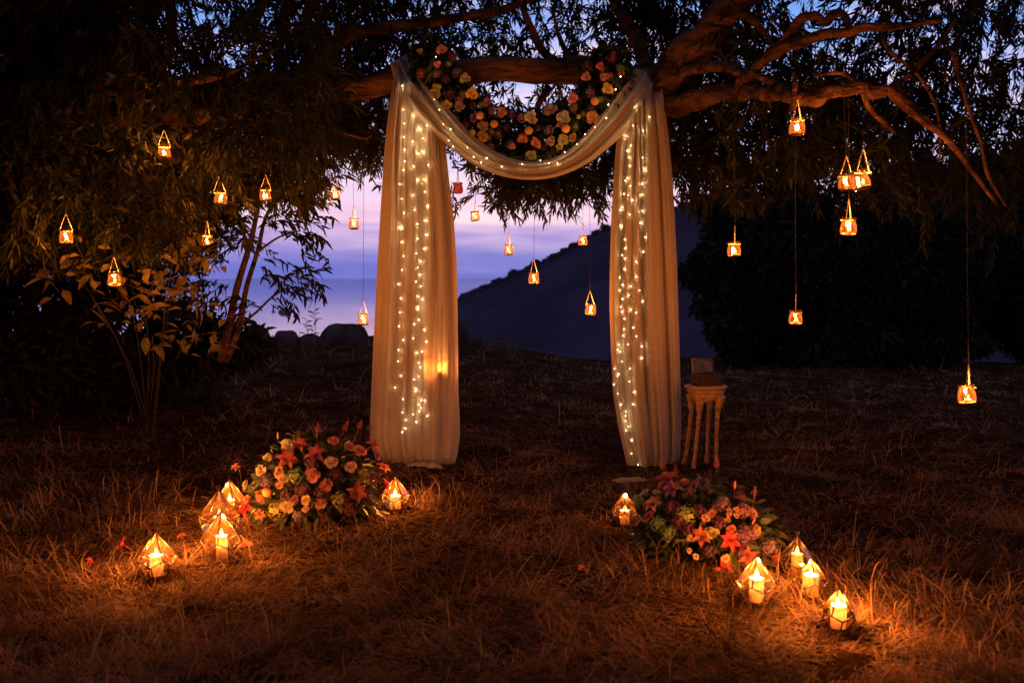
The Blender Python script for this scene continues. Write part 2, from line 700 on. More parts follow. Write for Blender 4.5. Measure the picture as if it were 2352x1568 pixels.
def rotx(a):
    c, s = np.cos(a), np.sin(a)
    R = np.zeros((len(a), 3, 3))
    R[:, 1, 1] = c
    R[:, 1, 2] = -s
    R[:, 2, 1] = s
    R[:, 2, 2] = c
    R[:, 0, 0] = 1
    return R


def scatter(templates, pos, scale, tilt=0.5):
    """copies of the templates joined into one array mesh"""
    Vs, Fs, off = [], [], 0
    which = RNG.integers(0, len(templates), len(pos))
    for k, (tv, tf) in enumerate(templates):
        sel = np.where(which == k)[0]
        if len(sel) == 0:
            continue
        n = len(sel)
        R = rotz(RNG.uniform(0, 2 * np.pi, n)) @ rotx(RNG.normal(0, tilt, n)) @ rotz(RNG.uniform(0, 2 * np.pi, n))
        V = np.einsum("nij,mj->nmi", R, tv) * scale[sel][:, None, None] + pos[sel][:, None, :]
        m = len(tv)
        Fc = (tf[None] + (np.arange(n) * m)[:, None, None]).reshape(-1, 3) + off
        Vs.append(V.reshape(-1, 3))
        Fs.append(Fc)
        off += n * m
    return np.vstack(Vs), np.vstack(Fs)


# ================================================================== SETTING
# ground
def build_ground():
    xs = np.concatenate([np.arange(-60, -16, 2.0), np.arange(-16, 16, 0.2), np.arange(16, 61, 2.0)])
    ys = np.concatenate([np.arange(-14, 2, 0.8), np.arange(2, 24, 0.2), np.arange(24, 110, 3.0)])
    X, Yg = np.meshgrid(xs, ys)
    Z = gz(X, Yg) + RNG.normal(0, 0.006, X.shape)
    V = np.stack([X, Yg, Z], -1).reshape(-1, 3)
    m, n = len(xs), len(ys)
    i = np.arange((n - 1) * m).reshape(n - 1, m)[:, :-1].ravel()
    Fc = np.stack([i, i + 1, i + m + 1, i + m], 1)
    o = link("ground", mesh_np("ground", V, Fc, True), M["ground"])
    o["kind"] = "structure"


build_ground()

# sea
mb = MB()
mb.grid([[(x, y, -60.0) for x in np.linspace(-50000, 50000, 12)] for y in np.linspace(60, 50000, 12)])
o = link("sea", mb.mesh("sea"), M["sea"])
o["kind"] = "structure"

# hill across the bay
RIDGE = [(700, 880), (860, 800), (950, 752), (1055, 690), (1110, 668), (1180, 634), (1240, 607), (1300, 581), (1340, 553), (1400, 527), (1440, 508),
         (1480, 499), (1560, 480), (1640, 474), (1720, 480), (1850, 500), (2000, 520), (2200, 560), (2400, 600), (2700, 690), (3000, 800)]
HILL_Y = 450.0


def ridge(px):
    return np.interp(px, [r[0] for r in RIDGE], [r[1] for r in RIDGE])


def hill_z(X, Yh):
    px = X / HILL_Y * F + W / 2
    py = ridge(px)
    zr = CAM_Z + (637 - py) / F * HILL_Y
    t = np.where(Yh < HILL_Y, (Yh - 150) / (HILL_Y - 150), 1 - (Yh - HILL_Y) / 320.0)
    t = np.clip(t, 0, 1)
    s = np.sin(t * np.pi / 2) ** 1.15
    n = 2.2 * np.sin(X * 0.045 + 1) * np.sin(Yh * 0.037) + 1.2 * np.sin(X * 0.11 + Yh * 0.09)
    return -78 + (zr + 78) * s + n * s * (1 - s) * 4


def build_hill():
    xs = np.linspace(-105, 370, 150)
    ys = np.linspace(150, 770, 90)
    X, Yh = np.meshgrid(xs, ys)
    Z = hill_z(X, Yh)
    V = np.stack([X, Yh, Z], -1).reshape(-1, 3)
    m, n = len(xs), len(ys)
    i = np.arange((n - 1) * m).reshape(n - 1, m)[:, :-1].ravel()
    Fc = np.stack([i, i + 1, i + m + 1, i + m], 1)
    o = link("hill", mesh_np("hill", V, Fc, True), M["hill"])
    o["kind"] = "structure"
    # scrub that covers it
    ico_t = (1 + 5 ** .5) / 2
    iv = unit(np.array([(-1, ico_t, 0), (1, ico_t, 0), (-1, -ico_t, 0), (1, -ico_t, 0), (0, -1, ico_t), (0, 1, ico_t), (0, -1, -ico_t), (0, 1, -ico_t),
                        (ico_t, 0, -1), (ico_t, 0, 1), (-ico_t, 0, -1), (-ico_t, 0, 1)], float))
    fi = np.array([(0, 11, 5), (0, 5, 1), (0, 1, 7), (0, 7, 10), (0, 10, 11), (1, 5, 9), (5, 11, 4), (11, 10, 2), (10, 7, 6), (7, 1, 8), (3, 9, 4), (3, 4, 2),
                   (3, 2, 6), (3, 6, 8), (3, 8, 9), (4, 9, 5), (2, 4, 11), (6, 2, 10), (8, 6, 7), (9, 8, 1)])
    n1 = 6000
    X = RNG.uniform(-60, 250, n1)
    Yh = np.concatenate([RNG.uniform(432, 450, n1 - 5200), RNG.uniform(440, 457, 5200)])
    Z = hill_z(X, Yh)
    s = RNG.uniform(0.4, 1.15, n1) * (1 + (RNG.uniform(0, 1, n1) > .95) * 1.1)
    V = iv[None] * s[:, None, None] * np.array([1.25, 1.25, 0.85]) * RNG.uniform(0.72, 1.25, (n1, 12, 1))
    V = V + np.stack([X, Yh, Z + s * 0.3], 1)[:, None, :]
    Fc = (fi[None] + (np.arange(n1) * 12)[:, None, None]).reshape(-1, 3)
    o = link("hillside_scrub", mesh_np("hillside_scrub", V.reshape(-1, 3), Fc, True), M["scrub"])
    tag(o, "dark bushy scrub covering the haze-purple hillside across the bay", "scrub", kind="stuff")


build_hill()


def leafy_blob(center, radii, n, leaf, width, shell=0.5):
    """leaves spread through an ellipsoid, denser near its outside"""
    d = rand_dirs(n)
    r = RNG.uniform(shell, 1.0, n) ** 0.6
    p = np.array(center) + d * r[:, None] * np.array(radii)
    D = unit(d * 0.6 + RNG.normal(size=(n, 3)) * 0.6 + np.array([0, 0, -0.2]))
    return leaves_np(p, D, perp(D), leaf * RNG.uniform(0.6, 1.3, n), width * RNG.uniform(0.7, 1.3, n), 0.2)


def join_np(parts):
    Vs, Fs, off = [], [], 0
    for v, f in parts:
        Vs.append(v)
        Fs.append(f + off)
        off += len(v)
    return np.vstack(Vs), np.vstack(Fs)


# trees that stand out along the ridge of the hill
ridge_list = [(1066, 684, 12, "lowest tree on the hill ridge, just beside the wide drape"), (1112, 663, 11, "small round tree on the hill ridge, second up from the wide drape"),
              (1181, 629, 17, "lone round-headed tree silhouetted midway along the hill ridge"), (1232, 606, 13, "low tree on the hill ridge directly behind a hanging jar"),
              (1268, 597, 19, "broad tree on the hill ridge, just above the jar in front of the slope"), (1318, 566, 13, "small tree on the hill ridge below the short-corded jar"),
              (1392, 524, 13, "uppermost tree on the hill ridge, beside the narrow drape")]
for x, y, s, lab in ridge_list:
    X, Yv = (x - W / 2) / F * HILL_Y, HILL_Y - 4
    z0 = float(hill_z(np.array(X), np.array(Yv)))
    base = np.array([X, Yv, z0 - 0.5])
    top = P(x, y, Yv)
    r = thing("ridge_tree", lab, "tree", base, "trees along the hill ridge")
    part("trunk", MB().tube([base, (base + top) / 2 + [0.2, 0, 0], top], [0.35, 0.28, 0.15], 6), M["bark"], r)
    rad = s / F * HILL_Y / 2 * 1.5
    v, f = leafy_blob(top, (rad * 1.15, rad, rad * 0.8), 420, 1.0, 0.7, 0.2)
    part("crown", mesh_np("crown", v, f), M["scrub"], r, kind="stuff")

# islets in the sea
for x, y, w_, h_, lab in [(652, 712, 30, 11, "small dark rock islet in the sea beyond the boulders"), (628, 714, 13, 4, "tiny low rock poking from the sea beside the islet")]:
    d = ray(x, y + h_ / 2)
    t = (-60 - CAM_Z) / d[2]
    p = np.array([0, 0, CAM_Z]) + d * t
    sc = t / F
    rows = []
    for k in range(7):
        a = k / 6
        rr = math.cos(a * math.pi / 2) ** 0.5
        rows.append([(p[0] + sc * w_ / 2 * rr * math.cos(b) * random.uniform(.85, 1.1), p[1] + sc * w_ / 2 * rr * math.sin(b), p[2] - 1 + sc * h_ * (a * random.uniform(.9, 1.05))) for b in np.linspace(0, 2 * math.pi, 13)[:-1]])
    o = link("rock_islet", MB().grid(rows, True, True).mesh("rock_islet", False), M["islet"])
    tag(o, lab, "islet")


# ---------------------------------------------------------------- grass
LANTERN_FEET = [tuple(G(x, y)[:2]) for x, y in [(360, 1326), (510, 1288), (505, 1236), (528, 1183), (908, 1172), (1435, 1207), (1737, 1386), (1830, 1326), (1862, 1372), (1925, 1447)]]


def build_grass():
    def blades(n, y0, y1, lmin, lmax, wd, lean_lo, lean_hi, droop, spread=0.72, tuft=0):
        def where(m):
            u = RNG.uniform(0, 1, m)
            Yq = 1.0 / (1 / y0 + u * (1 / y1 - 1 / y0))
            return RNG.uniform(-1, 1, m) * spread * (Yq + 0.6), Yq
        Xb, Yb = where(n)
        if tuft:
            cx, cy = where(n // tuft)
            ci = RNG.integers(0, len(cx), n)
            rad = 0.05 + 0.05 * RNG.uniform(0, 1, len(cx))
            size = RNG.uniform(.6, 1.5, len(cx))
            Xb = cx[ci] + RNG.normal(0, 1, n) * rad[ci]
            Yb = cy[ci] + RNG.normal(0, 1, n) * rad[ci]
        cl = np.sin(Xb * 3.1 + np.sin(Yb * 2.3) * 1.7) * np.sin(Yb * 3.7 + np.sin(Xb * 2.9) * 1.3)
        cl2 = np.sin(Xb * 9.3 + 2 * np.sin(Yb * 5.1)) * np.sin(Yb * 8.7 + 1.5 * np.sin(Xb * 6.1))
        # trampled clear under the lanterns
        keep = RNG.uniform(0, 1, n) < 0.72 + 0.3 * cl2
        for lx, ly in LANTERN_FEET:
            keep &= np.hypot(Xb - lx, Yb - ly) > .085
        Xb, Yb, cl, cl2 = Xb[keep], Yb[keep], cl[keep], cl2[keep]
        tsize = size[ci][keep] if tuft else 1.0
        n = len(Xb)
        Zb = gz(Xb, Yb) - 0.01
        az = 2.5 * np.sin(Xb * 1.7 + Yb * 1.1) + 2.0 * cl + RNG.normal(0, 1.1, n)
        lean = RNG.uniform(lean_lo, lean_hi, n)
        L = RNG.uniform(lmin, lmax, n) * (1 + 0.35 * cl + 0.25 * cl2) * tsize
        D = np.stack([np.cos(az) * np.sin(lean), np.sin(az) * np.sin(lean), np.cos(lean)], 1)
        Sd = np.stack([-np.sin(az), np.cos(az), RNG.normal(0, .3, n)], 1)
        Sd = unit(Sd)
        wv = wd * RNG.uniform(0.6, 1.4, n) * np.maximum(1.0, Yb / 6.5)
        B = np.stack([Xb, Yb, Zb], 1)
        t = np.array([0, 0, .4, .4, .75, .75, 1.0])[None, :, None]
        w = np.array([-.5, .5, -.42, .42, -.3, .3, 0])[None, :, None]
        V = B[:, None] + D[:, None] * t * L[:, None, None] + Sd[:, None] * (w * wv[:, None, None])
        dr = (droop * RNG.uniform(0.3, 1.4, n))[:, None]
        V[:, :, 2] -= dr * L[:, None] * t[0, :, 0] ** 2
        kink = RNG.normal(0, 0.22, n)
        V += Sd[:, None] * (kink[:, None] * L[:, None] * t[0, :, 0][None] ** 2)[:, :, None]
        V[:, :, 2] = np.maximum(V[:, :, 2], (Zb + 0.016)[:, None] * np.ones((1, 7)))
        base = np.array([[0, 1, 2], [1, 3, 2], [2, 3, 4], [3, 5, 4], [4, 5, 6]])
        Fc = (base[None] + (np.arange(n) * 7)[:, None, None]).reshape(-1, 3)
        return V.reshape(-1, 3), Fc
    a = blades(88000, 3.0, 19.5, 0.05, 0.12, 0.0044, 0.7, 1.5, 0.5)
    d = blades(82000, 3.0, 19.5, 0.085, 0.20, 0.0042, 0.3, 1.4, 0.7, tuft=22)
    b = blades(20000, 3.0, 19.5, 0.12, 0.30, 0.0036, 0.5, 1.4, 0.8)
    c = blades(15000, 4.0, 19.5, 0.14, 0.32, 0.0038, 0.25, 1.1, 0.55)
    v, f = join_np([a, b, c, d])
    o = link("grass", mesh_np("grass", v, f), M["grass"])
    tag(o, "dry tangled brown grass covering the lawn", "grass", kind="stuff")


build_grass()


# ================================================================== TREES
def px_path(rows, sub=5):
    """rows (x, y, Y, radius_m) -> world points and radii"""
    pr = smooth_path([(r[0], r[1], r[2], r[3]) for r in rows], sub)
    return [P(p[0], p[1], p[2]) for p in pr], [max(p[3], 0.003) for p in pr]


def gnarl(pts, rad, amt):
    out = []
    ph = random.uniform(0, 6)
    for i, (p, r) in enumerate(zip(pts, rad)):
        out.append(p + np.array([0.0, math.sin(i * 0.9 + ph), math.sin(i * 0.7 + 2 * ph)]) * r * amt)
    return out


JAR_SPOTS = [(153, 560, 30), (263, 658, 30), (378, 366, 29), (477, 567, 26), (505, 471, 29), (611, 462, 26), (771, 460, 22), (813, 527, 23), (835, 747, 25), (1052, 445, 22), (1092, 508, 21),
             (1687, 590, 31), (1830, 312, 36), (1943, 438, 34), (1981, 436, 41), (1948, 541, 37), (1827, 747, 31)]


def build_big_tree():
    base = np.array([-6.1, 8.9, float(gz(-6.1, 8.9))])
    root = thing("overhanging_tree", "huge gnarled tree spreading horizontal limbs and narrow leaves over the whole scene", "tree", base)
    # trunk off the edge and the long horizontal limb
    world_pts = [base + [0, 0, -0.1], base + [0.05, 0, 0.9], base + [0.4, -0.1, 1.8], base + [1.1, -0.2, 2.4]]
    lim = [(40, 308, 8.5, .15), (150, 297, 8.4, .115), (300, 276, 8.4, .095), (430, 268, 8.5, .09), (600, 246, 8.7, .09), (760, 214, 8.75, .095),
           (930, 182, 8.7, .1), (1090, 166, 8.75, .105), (1250, 160, 8.75, .1), (1400, 172, 8.7, .105), (1500, 198, 8.65, .125), (1560, 236, 8.45, .11)]
    pts = [np.append(p, r) for p, r in zip(world_pts, [.5, .4, .33, .24])] + [np.append(P(l[0], l[1], l[2]), l[3]) for l in lim]
    sp = smooth_path(pts, 7)
    mb = MB().tube(gnarl([p[:3] for p in sp], [p[3] for p in sp], 0.16), [p[3] for p in sp], 22, True, 0.2)
    part("trunk", mb, M["bark"], root)
    limbs = [
        [(1500, 205, 8.6, .15), (1545, 176, 8.5, .15), (1592, 112, 8.35, .14), (1655, 44, 8.2, .13), (1735, -30, 8.1, .12), (1850, -140, 7.9, .1), (1990, -300, 7.6, .07)],
        [(1530, 232, 8.45, .10), (1568, 246, 8.35, .085), (1602, 224, 8.2, .075), (1652, 217, 8.0, .066), (1696, 214, 7.8, .062), (1737, 212, 7.5, .054), (1777, 213, 7.2, .05), (1811, 218, 6.9, .047),
         (1842, 226, 6.75, .047), (1872, 230, 6.65, .043), (1899, 216, 6.6, .04), (1939, 206, 6.5, .042), (1980, 204, 6.5, .044), (2007, 211, 6.5, .04), (2040, 210, 6.5, .036),
         (2067, 230, 6.5, .033), (2108, 266, 6.5, .03), (2155, 302, 6.5, .025), (2225, 380, 6.5, .017), (2290, 470, 6.6, .01)],
        [(1690, 212, 7.8, .04), (1700, 194, 7.7, .038), (1712, 180, 7.6, .037), (1737, 158, 7.5, .039), (1764, 132, 7.4, .04), (1804, 111, 7.3, .041), (1848, 92, 7.2, .04), (1905, 79, 7.1, .036),
         (1950, 74, 7.0, .03), (1990, 64, 6.9, .026), (2074, 60, 6.8, .02), (2160, 50, 6.7, .014)],
        [(1766, 132, 7.4, .026), (1795, 100, 7.35, .03), (1821, 66, 7.3, .034), (1846, 40, 7.25, .034), (1872, 38, 7.2, .032), (1895, 50, 7.2, .03), (1912, 36, 7.2, .03), (1934, 32, 7.2, .028),
         (1946, 52, 7.15, .026), (1948, 74, 7.1, .022)],
        [(1822, 165, 6.75, .012), (1826, 190, 6.7, .018), (1823, 226, 6.66, .02), (1820, 258, 6.64, .013)],
        [(1540, 185, 8.5, .045), (1568, 170, 8.3, .042), (1625, 153, 8.0, .04), (1672, 156, 7.8, .035), (1705, 168, 7.65, .03), (1730, 170, 7.5, .026), (1770, 188, 7.25, .022), (1818, 212, 6.95, .02)],
        [(2028, 80, 6.8, .013), (2038, 110, 6.75, .014), (2074, 142, 6.7, .014), (2115, 180, 6.7, .013), (2145, 233, 6.7, .012), (2159, 288, 6.7, .011), (2158, 372, 6.7, .006)],
        [(2190, 120, 6.9, .018), (2202, 170, 6.9, .017), (2226, 253, 6.85, .016), (2253, 328, 6.8, .014), (2270, 405, 6.8, .012), (2312, 474, 6.8, .007)],
        [(1983, 208, 6.5, .022), (1997, 250, 6.55, .018), (2040, 290, 6.6, .014), (2060, 310, 6.6, .008)],
        [(2046, 208, 6.5, .024), (2070, 186, 6.55, .022), (2098, 163, 6.6, .02), (2150, 110, 6.7, .015), (2200, 40, 6.8, .01)],
        [(1868, 176, 6.8, .012), (1905, 168, 6.75, .014), (1950, 174, 6.65, .015), (1980, 200, 6.5, .016)],
        [(680, 284, 8.8, .012), (740, 293, 8.8, .012), (800, 308, 8.9, .011), (845, 318, 9.0, .009), (868, 282, 9.0, .006)],
        [(640, 248, 8.7, .06), (700, 160, 8.9, .058), (784, 92, 9.0, .055), (900, 62, 9.0, .05), (1010, 48, 9.1, .045), (1150, 22, 9.2, .035), (1300, -40, 9.3, .03)],
        [(1262, 200, 8.75, .035), (1240, 232, 8.75, .03), (1232, 262, 8.75, .02)],
        [(1290, 158, 8.8, .045), (1262, 130, 8.85, .04), (1240, 106, 8.9, .035), (1212, 48, 9.0, .03), (1180, -40, 9.1, .025)],
        [(1336, 168, 8.75, .03), (1312, 138, 8.8, .026), (1290, 100, 8.9, .02), (1270, 30, 9.0, .012)],
        [(-20, 330, 8.3, .09), (140, 250, 8.0, .06), (300, 205, 7.8, .04), (345, 194, 7.7, .034), (395, 184, 7.65, .03), (430, 188, 7.6, .024), (520, 170, 7.5, .016), (640, 110, 7.4, .01)],
        [(1500, 200, 8.6, .06), (1470, 110, 8.9, .055), (1420, 20, 9.1, .045), (1380, -80, 9.4, .035)],
        [(1700, 20, 8.1, .045), (1740, 60, 8.0, .03), (1772, 95, 7.9, .02), (1768, 128, 7.6, .012)],
    ]
    for rows in limbs:
        pts, rad = px_path(rows, 5)
        mb = MB().tube(gnarl(pts, rad, 0.2), rad, 16 if max(rad) > .03 else 7, True, 0.2)
        part("limb", mb, M["bark"], root)
    # foliage density on a coarse grid, one figure per 98 x 98 cell
    dens = ["999634565444335655" + "214554",
            "9998536765444446665" + "545535",
            "9999888755421234677" + "766545",
            "9999988754333333557" + "766545",
            "9988876310233423432" + "234445",
            "7887730000000000000" + "000111"]
    grid = np.array([[int(c) for c in (r + "000000")[:24]] for r in dens], float)
    pos, scl = [], []
    n_try = 32000
    xs = RNG.uniform(-150, 2500, n_try)
    ys = RNG.uniform(-160, 588, n_try)
    lay = RNG.uniform(0, 1, n_try)
    for x, y, l in zip(xs, ys, lay):
        ci, ri = int(np.clip(x // 98, 0, 23)), int(np.clip(y // 98, 0, 5))
        d = grid[ri, ci] / 9.0
        if RNG.uniform() > d ** 1.7 * 0.9 + 0.02 * (d > 0):
            continue
        if x > 770 and x < 1630:
            Yd = 8.9 + 2.6 * l            # behind the drapes
        elif x >= 1560:
            Yd = 8.5 + 3.2 * l if (y < 330 and l > .05) else 7.3 + 4.2 * l
        else:
            Yd = 7.0 + 4.6 * l
            if 60 < x < 480 and 230 < y < 320 and l > .06:
                Yd = max(Yd, 8.7)
        if any(abs(x - jx) < 58 and jy - 115 < y < jy + 75 and Yd < F * .095 / jw + .25 for jx, jy, jw in JAR_SPOTS):
            continue
        # the spray hangs below its origin, so lift it
        pos.append(P(x, y - 42, Yd))
        scl.append(RNG.uniform(0.8, 1.25))
    pos, scl = np.array(pos), np.array(scl)
    # hanging fringe under the swag and at the edges of the crown
    fr = []
    for x0, x1, y0, y1, n, ya, yb in [(1035, 1400, 370, 462, 210, 8.9, 10.3), (1130, 1330, 420, 488, 60, 8.9, 10.0), (1535, 1700, 280, 440, 190, 8.9, 10.5),
                                      (640, 880, 290, 385, 190, 8.9, 10.5), (740, 870, 230, 340, 60, 9.0, 11), (560, 740, 380, 480, 150, 9.0, 11), (990, 1110, 300, 400, 30, 9.0, 10), (1330, 1420, 240, 420, 50, 9.0, 10.2)]:
        for _ in range(n):
            fx, fy, fY = RNG.uniform(x0, x1), RNG.uniform(y0, y1), RNG.uniform(ya, yb)
            if any(abs(fx - jx) < 36 and jy - 90 < fy < jy + 40 and fY < F * .095 / jw + .25 for jx, jy, jw in JAR_SPOTS):
                continue
            fr.append(P(fx, fy - 45, fY))
    fr = np.array(fr)
    # the nearest hanging sprays are parts of their own
    me_t = []
    for tv, tf in TEMPL:
        me = mesh_np("leaf_spray", tv, tf)
        me.materials.append(M["leaf"])
        me_t.append(me)
    cand = list(range(len(fr)))
    random.shuffle(cand)
    rl = np.array(root.location)
    for i in cand[:290]:
        p = fr[i] - rl
        link("leaf_spray", random.choice(me_t), None, root, p, (random.gauss(0, .75), random.gauss(0, .75), random.uniform(0, 6.28)), random.uniform(.8, 1.15))
    rest = fr[cand[290:]]
    pos = np.vstack([pos, rest])
    scl = np.concatenate([scl, RNG.uniform(.8, 1.15, len(rest))])
    v, f = scatter(TEMPL, pos, scl, 1.05)
    # the crown goes on overhead, out of view, widened to hold back sky light
    n = 4200
    ex = np.stack([RNG.uniform(-13, 11, n), RNG.uniform(-8, 15, n), RNG.uniform(4.4, 7.5, n)], 1)
    # unseen low boughs added all round to keep horizon light off the lawn
    m = 2600
    an = RNG.uniform(0, 2 * np.pi, m)
    rr = RNG.uniform(8.5, 11.5, m)
    sk = np.stack([np.cos(an) * rr * 1.1, 1.0 + np.sin(an) * rr, RNG.uniform(1.3, 5.5, m)], 1)
    sk = sk[(sk[:, 1] < 2.0) | (np.abs(sk[:, 0]) > sk[:, 1] * .62 + 1.4)]
    vis = ex[:, 1] > 0.5
    zlim = CAM_Z + ex[:, 1] * (637 + 140) / F
    ex = ex[(~vis) | (ex[:, 2] > zlim + 1.3)]
    ex = np.vstack([ex, sk])
    big = [spray_template(80 + i, n=9, length=.3, leaf=.13, width=.045) for i in range(4)]
    v2, f2 = scatter(big, ex, RNG.uniform(2.8, 4.0, len(ex)), 0.8)
    v, f = join_np([(v, f), (v2, f2)])
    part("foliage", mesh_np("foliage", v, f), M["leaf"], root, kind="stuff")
    return len(pos)


print("sprays", build_big_tree())


# ---------------------------------------------------------------- small leaning tree by the boulders
def build_small_tree():
    base = G(535, 790)
    base = np.array([P(530, 760, 11.0)[0], 11.0, float(gz(P(530, 760, 11.0)[0], 11.0))])
    Y0 = 11.0
    root = thing("twin_stemmed_tree", "small tree with two thin leaning stems beside the boulders, dark against the sea", "tree", base)
    stems = [[(505, 830, Y0, .05), (525, 755, Y0, .045), (543, 665, Y0, .038), (570, 575, Y0, .032), (588, 500, Y0, .026), (600, 420, Y0, .018)],
             [(518, 830, Y0 + .1, .04), (548, 752, Y0 + .1, .036), (566, 660, Y0 + .1, .03), (592, 575, Y0 + .1, .026), (610, 500, Y0 + .1, .02), (650, 430, Y0, .012)],
             [(550, 745, Y0, .016), (585, 720, Y0, .014), (625, 682, Y0, .012), (660, 660, Y0, .008)],
             [(590, 580, Y0, .014), (640, 545, Y0, .012), (690, 530, Y0, .007)]]
    for rows in stems:
        pts, rad = px_path(rows, 4)
        part("stem", MB().tube(pts, rad, 7, True, 0.08), M["bark"], root)
    tm = [spray_template(40 + i, n=13, length=0.4, leaf=0.135, width=0.034, hang=False) for i in range(4)]
    me_t = []
    for tv, tf in tm:
        me = mesh_np("leaf_spray", tv, tf)
        me.materials.append(M["leaf"])
        me_t.append(me)
    rl = np.array(root.location)
    spots = [(660, 660, 0), (690, 640, 0.1), (650, 640, .5), (640, 668, -.5), (670, 650, .3), (620, 690, -.3), (690, 530, 0), (660, 545, -.2), (700, 560, -.5), (690, 500, .3), (640, 530, .2), (660, 480, .4),
             (620, 470, .5), (600, 720, 2.6), (570, 690, 2.8), (560, 720, 3.4), (540, 660, 3.0), (520, 700, 3.3), (500, 680, 3.1), (480, 700, 2.9), (470, 660, 3.2), (500, 640, 3.0), (530, 600, 2.7), (590, 640, .2),
             (600, 600, -.4), (560, 560, 3.0), (540, 540, 2.9), (610, 520, .4), (640, 500, .7), (600, 480, 2.5), (570, 500, 2.9), (700, 470, .5), (620, 430, .9), (560, 440, 2.6), (450, 690, 3.0), (440, 720, 2.7),
             (520, 740, 3.3), (480, 740, 3.0), (460, 620, 3.1), (500, 580, 2.8), (650, 440, .3), (710, 430, .1), (680, 410, .2), (640, 400, .5)]
    for x, y, a in spots:
        for k in range(2):
            p = P(x + random.uniform(-10, 10), y + random.uniform(-10, 10), Y0 + random.uniform(-.35, .35)) - rl
            link("leaf_spray", random.choice(me_t), None, root, p, (random.gauss(0, .5), -math.sin(a) * .7 + random.gauss(0, .3), (0 if math.cos(a) > 0 else math.pi) + random.gauss(0, .6)), random.uniform(.75, 1.05))


build_small_tree()


# ---------------------------------------------------------------- shrubs on the dark side
def shrub(name, label, base, blobs, leaf, width, material, stems=None, group=None):
    root = thing(name, label, "shrub", base, group)
    parts = [leafy_blob(c, r, n, leaf, width, 0.25) for c, r, n in blobs]
    for c, r, n in blobs[:4]:
        c = np.array(c, float)
        part("stem", MB().tube([np.array(base) - [0, 0, .05], (np.array(base) * .5 + c * .5) + [random.uniform(-.1, .1), 0, 0], c], [.03, .022, .01], 5), M["dark_bark"], root)
    v, f = join_np(parts)
    part("foliage", mesh_np("foliage", v, f), material, root, kind="stuff")
    return root


def gpt(x, Y):
    X = P(x, 700, Y)[0]
    return np.array([X, Y, float(gz(X, Y))])


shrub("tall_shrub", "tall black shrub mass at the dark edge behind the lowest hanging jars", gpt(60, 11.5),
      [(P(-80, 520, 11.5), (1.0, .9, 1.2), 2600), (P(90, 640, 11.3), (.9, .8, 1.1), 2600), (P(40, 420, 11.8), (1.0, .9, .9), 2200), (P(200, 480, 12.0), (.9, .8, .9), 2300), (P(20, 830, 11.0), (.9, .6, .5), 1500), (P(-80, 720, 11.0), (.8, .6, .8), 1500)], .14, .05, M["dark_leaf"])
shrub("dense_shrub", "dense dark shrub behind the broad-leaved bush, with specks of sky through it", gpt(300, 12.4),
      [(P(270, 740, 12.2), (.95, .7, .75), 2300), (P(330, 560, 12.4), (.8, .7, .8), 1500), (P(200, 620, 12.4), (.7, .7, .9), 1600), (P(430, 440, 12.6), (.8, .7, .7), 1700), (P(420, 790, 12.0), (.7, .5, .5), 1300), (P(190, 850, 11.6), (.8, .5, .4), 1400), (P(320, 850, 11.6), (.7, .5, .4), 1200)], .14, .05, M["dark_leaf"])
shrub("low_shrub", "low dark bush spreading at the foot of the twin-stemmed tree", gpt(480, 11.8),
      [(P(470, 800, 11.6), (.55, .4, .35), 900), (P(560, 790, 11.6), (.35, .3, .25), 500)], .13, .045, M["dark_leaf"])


def build_broad_bush():
    """broad leaved bush lit by the hanging jars; each large leaf is a part"""
    base = gpt(330, 9.6)
    root = thing("broad_leaved_bush", "broad-leaved bush glowing olive in the light of the jars hanging in it", "bush", base)
    me_leaf = []
    for k in range(4):
        L, w = 1.0, 0.34 + 0.05 * k
        mb = MB()
        rows = []
        for i, t in enumerate([0, .12, .3, .5, .7, .88, 1.0]):
            hw = w / 2 * math.sin(math.pi * min(1, t ** 0.8 * 0.98 + .01)) + .004
            zc = 0.18 * t - 0.32 * t * t + 0.02 * math.sin(k + t * 5)
            rows.append([(t * L, -hw, zc + hw * .3), (t * L, 0, zc), (t * L, hw, zc + hw * .3)])
        mb.grid(rows)
        mb.tube([(-.18, 0, 0.02), (0, 0, 0)], .012, 3, False)
        me = mb.mesh("leaf")
        me.materials.append(M["broad_leaf"])
        me_leaf.append(me)
    rl = np.array(root.location)
    spots, tip_done = [], []
    tips = [(150, 585), (185, 610), (120, 520), (175, 560), (380, 450), (420, 445), (400, 480), (370, 500), (405, 530), (360, 550), (395, 590), (455, 535), (470, 545), (440, 560), (300, 640), (330, 660),
            (280, 680), (350, 620), (330, 700), (380, 690), (400, 640), (430, 600), (450, 660), (470, 700), (240, 640), (215, 690), (110, 640), (60, 580), (90, 560), (400, 760), (350, 770), (420, 790), (470, 760), (510, 780), (300, 560), (260, 560), (480, 600), (510, 560)]
    for (x, y) in tips:
        Yt = random.uniform(7.35, 8.0)
        tip = P(x, y, Yt)
        mid = rl + np.array([(tip[0] - rl[0]) * .45, (tip[1] - rl[1]) * .4, (tip[2]) * .55])
        pts = smooth_path([rl + [random.uniform(-.15, .15), random.uniform(-.1, .1), -.03], mid, tip], 5)
        if len(tip_done) % 5 == 0:
            part("stem", MB().tube(pts, [.009 - .0006 * i for i in range(len(pts))], 4, False), M["dark_bark"], root)
        tip_done.append(1)
        part("twig", MB().tube([tip, tip * .7 + mid * .3], .004, 4, False), M["dark_bark"], root)
        for k in range(7):
            t = random.uniform(.0, .22)
            p = tip * (1 - t) + mid * t + np.array([random.gauss(0, .05), random.gauss(0, .05), random.gauss(0, .05)])
            spots.append((p, t))
    for p, t in spots[:295]:
        q = p - rl
        link("leaf", random.choice(me_leaf), None, root, q, (random.gauss(0, .5), random.gauss(0.1, .5), random.uniform(0, 6.28)), random.uniform(.08, .155))


build_broad_bush()

